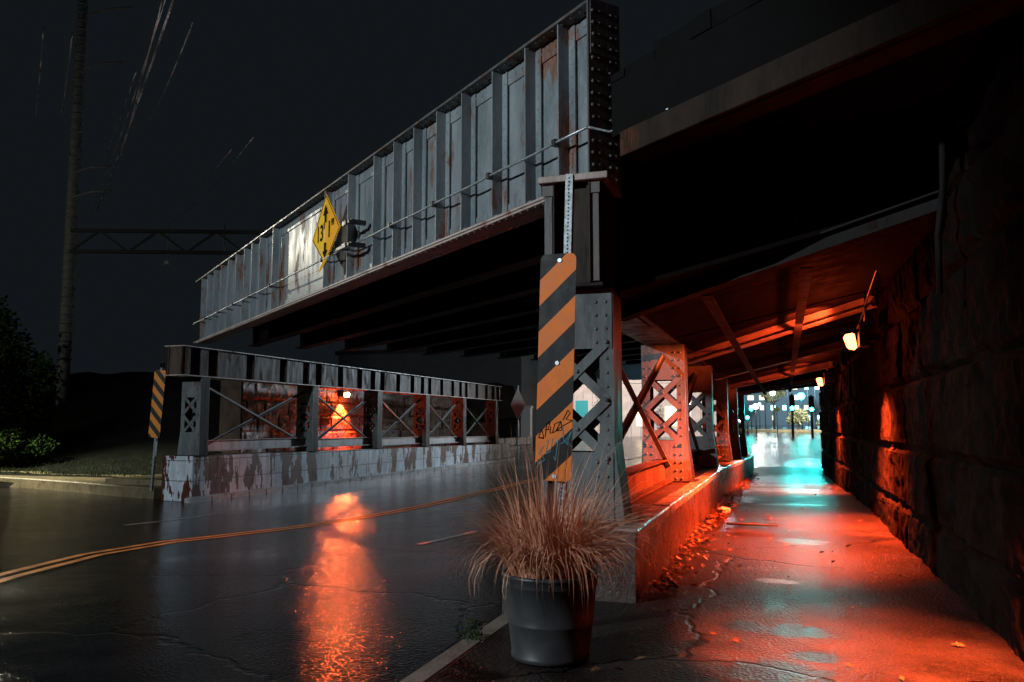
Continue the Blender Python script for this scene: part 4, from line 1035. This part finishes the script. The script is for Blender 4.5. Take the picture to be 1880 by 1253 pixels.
# traffic signals beyond the tunnel
def signal(loc, h, label, power):
    root = empty('traffic_signal', loc, label, 'traffic light', 'teal lit traffic lights beyond the tunnel')
    b = MB(); b.tube([(0, 0, 0), (0, 0, h + .9)], [.10, .07], 8); b.build('pole', M['dark_metal'], root)
    b = MB(); b.box((-.2, -.2, h - .4), (.2, .1, h + .8)); b.build('housing', M['black'], root)
    b = MB()
    for k in range(3): b.tube([(0, -.2, h + .58 - k * .39), (0, -.38, h + .58 - k * .39)], .17, 12, 0, False)
    b.build('visor', M['black'], root)
    b = MB(); b.tube([(0, -.2, h - .2), (0, -.24, h - .2)], .155, 14); b.build('green_lens', M['lens_teal'], root)
    lamp('signal_glow', 'SPOT', Vector(loc) + Vector((0, -.5, h - .2)), power, (.02, .9, .85), .2, (0.0, 15, 0.7), 13, 0.6)
    return root
signal((0.6, 66, zf(0, 66)), 2.35, 'left traffic light of the teal lit pair', 1200)
signal((2.0, 66.5, zf(0, 66.5)), 2.25, 'right traffic light of the teal lit pair', 1200)
signal((2.7, 58, zf(0, 58)), 3.0, 'nearest teal traffic light by the tunnel wall', 500)
ps = empty('crossing_sign', (-.55, 70, zf(0, 70)), 'small lime diamond sign on a post beyond the tunnel', 'road sign')
b = MB(); b.tube([(0, 0, 0), (0, 0, 2.3)], .04, 6); b.build('post', M['galv'], ps)
b = MB(); b.add([(0, -.06, 2.3), (.26, -.06, 2.04), (0, -.06, 1.78), (-.26, -.06, 2.04), (0, -.05, 2.3), (.26, -.05, 2.04), (0, -.05, 1.78), (-.26, -.05, 2.04)], [(0, 1, 2, 3), (7, 6, 5, 4), (0, 4, 5, 1), (1, 5, 6, 2), (2, 6, 7, 3), (3, 7, 4, 0)]); b.build('panel', M['lime'], ps)
lamp('verge_light', 'SPOT', (3.5, 72, 6.5), 11000, (1.0, .98, .82), .3, (3.5, 78, 2), 100, .6)
tree('tree', (1.2, 80, zf(0, 80)), (1.3, 1.0, 1.2, .8), 'pale lit tree at the crossing beyond the tunnel', M['pale_leaf'], 3000, .22, 41, 'tree', .12)
tree('tree', (4.6, 82, zf(0, 82)), (.8, 2.2, 1.6, .7), 'low pale lit shrub right of the pale tree beyond the tunnel', M['pale_leaf'], 2600, .22, 42, 'shrub', .08)
tree('tree', (-1.0, 88.5, zf(0, 88)), (3.4, 1.3, 1.2, 1.1), 'taller half lit tree left of the pale tree beyond the tunnel', M['pale_leaf'], 2000, .22, 43, 'tree', .12)
lamp('far_facade_fill', 'SPOT', (2, 91, 8.5), 16000, (.42, .80, 1.0), .3, (1, 104, 3.5), 110, .5)  # added cool fill that lifts the far facade to a hazy tone
# verge
b = MB(); b.box((-9, 76.5, .8), (12, 90, zroad(0, 77) + .18)); tag(b.build('verge', M['pavement'], bevel=.05), kind='structure')
def block(x0, x1, y, h, seed, label, dens, dz=2.6, dx=2.2, hw=.6):
    root = empty('tower_block', ((x0 + x1) / 2, y, .5), label, 'building', 'buildings beyond the crossing')
    w2 = (x1 - x0) / 2
    b = MB(); b.box((-w2, 0, -.5), (w2, 12, h)); b.build('wall', M['facade_dark'], root)
    b = MB(); b.box((-w2 - .3, -.3, h), (w2 + .3, 12.3, h + .5)); b.build('roof', M['dark_metal'], root)
    rg = random.Random(seed)
    for z in frange(2.2, min(h - 1.5, 9.5), dz):
        for x in frange(-w2 + 1.2, w2 - 1.2, dx):
            if rg.random() < dens:
                b = MB(); hx = rg.uniform(.35, 1) * hw; b.box((x - hx, -.05, z - hw * .8), (x + hx, -.003, z + hw * .7)); b.build('window', M['win_cool'] if rg.random() < .65 else M['win_warm'], root)
    return root
block(-24, -6, 118, 13, 1, 'dark block with few lit windows left of the tunnel view', .25)
block(-5, 9, 104, 14, 2, 'dark block with cool lit windows behind the traffic lights', .62, 1.15, 1.35, .36)
block(10, 26, 112, 11, 3, 'dark block with lit windows at the right of the tunnel view', .4)
block(-50, -27, 110, 12, 4, 'dark block far behind the warehouse', .2)
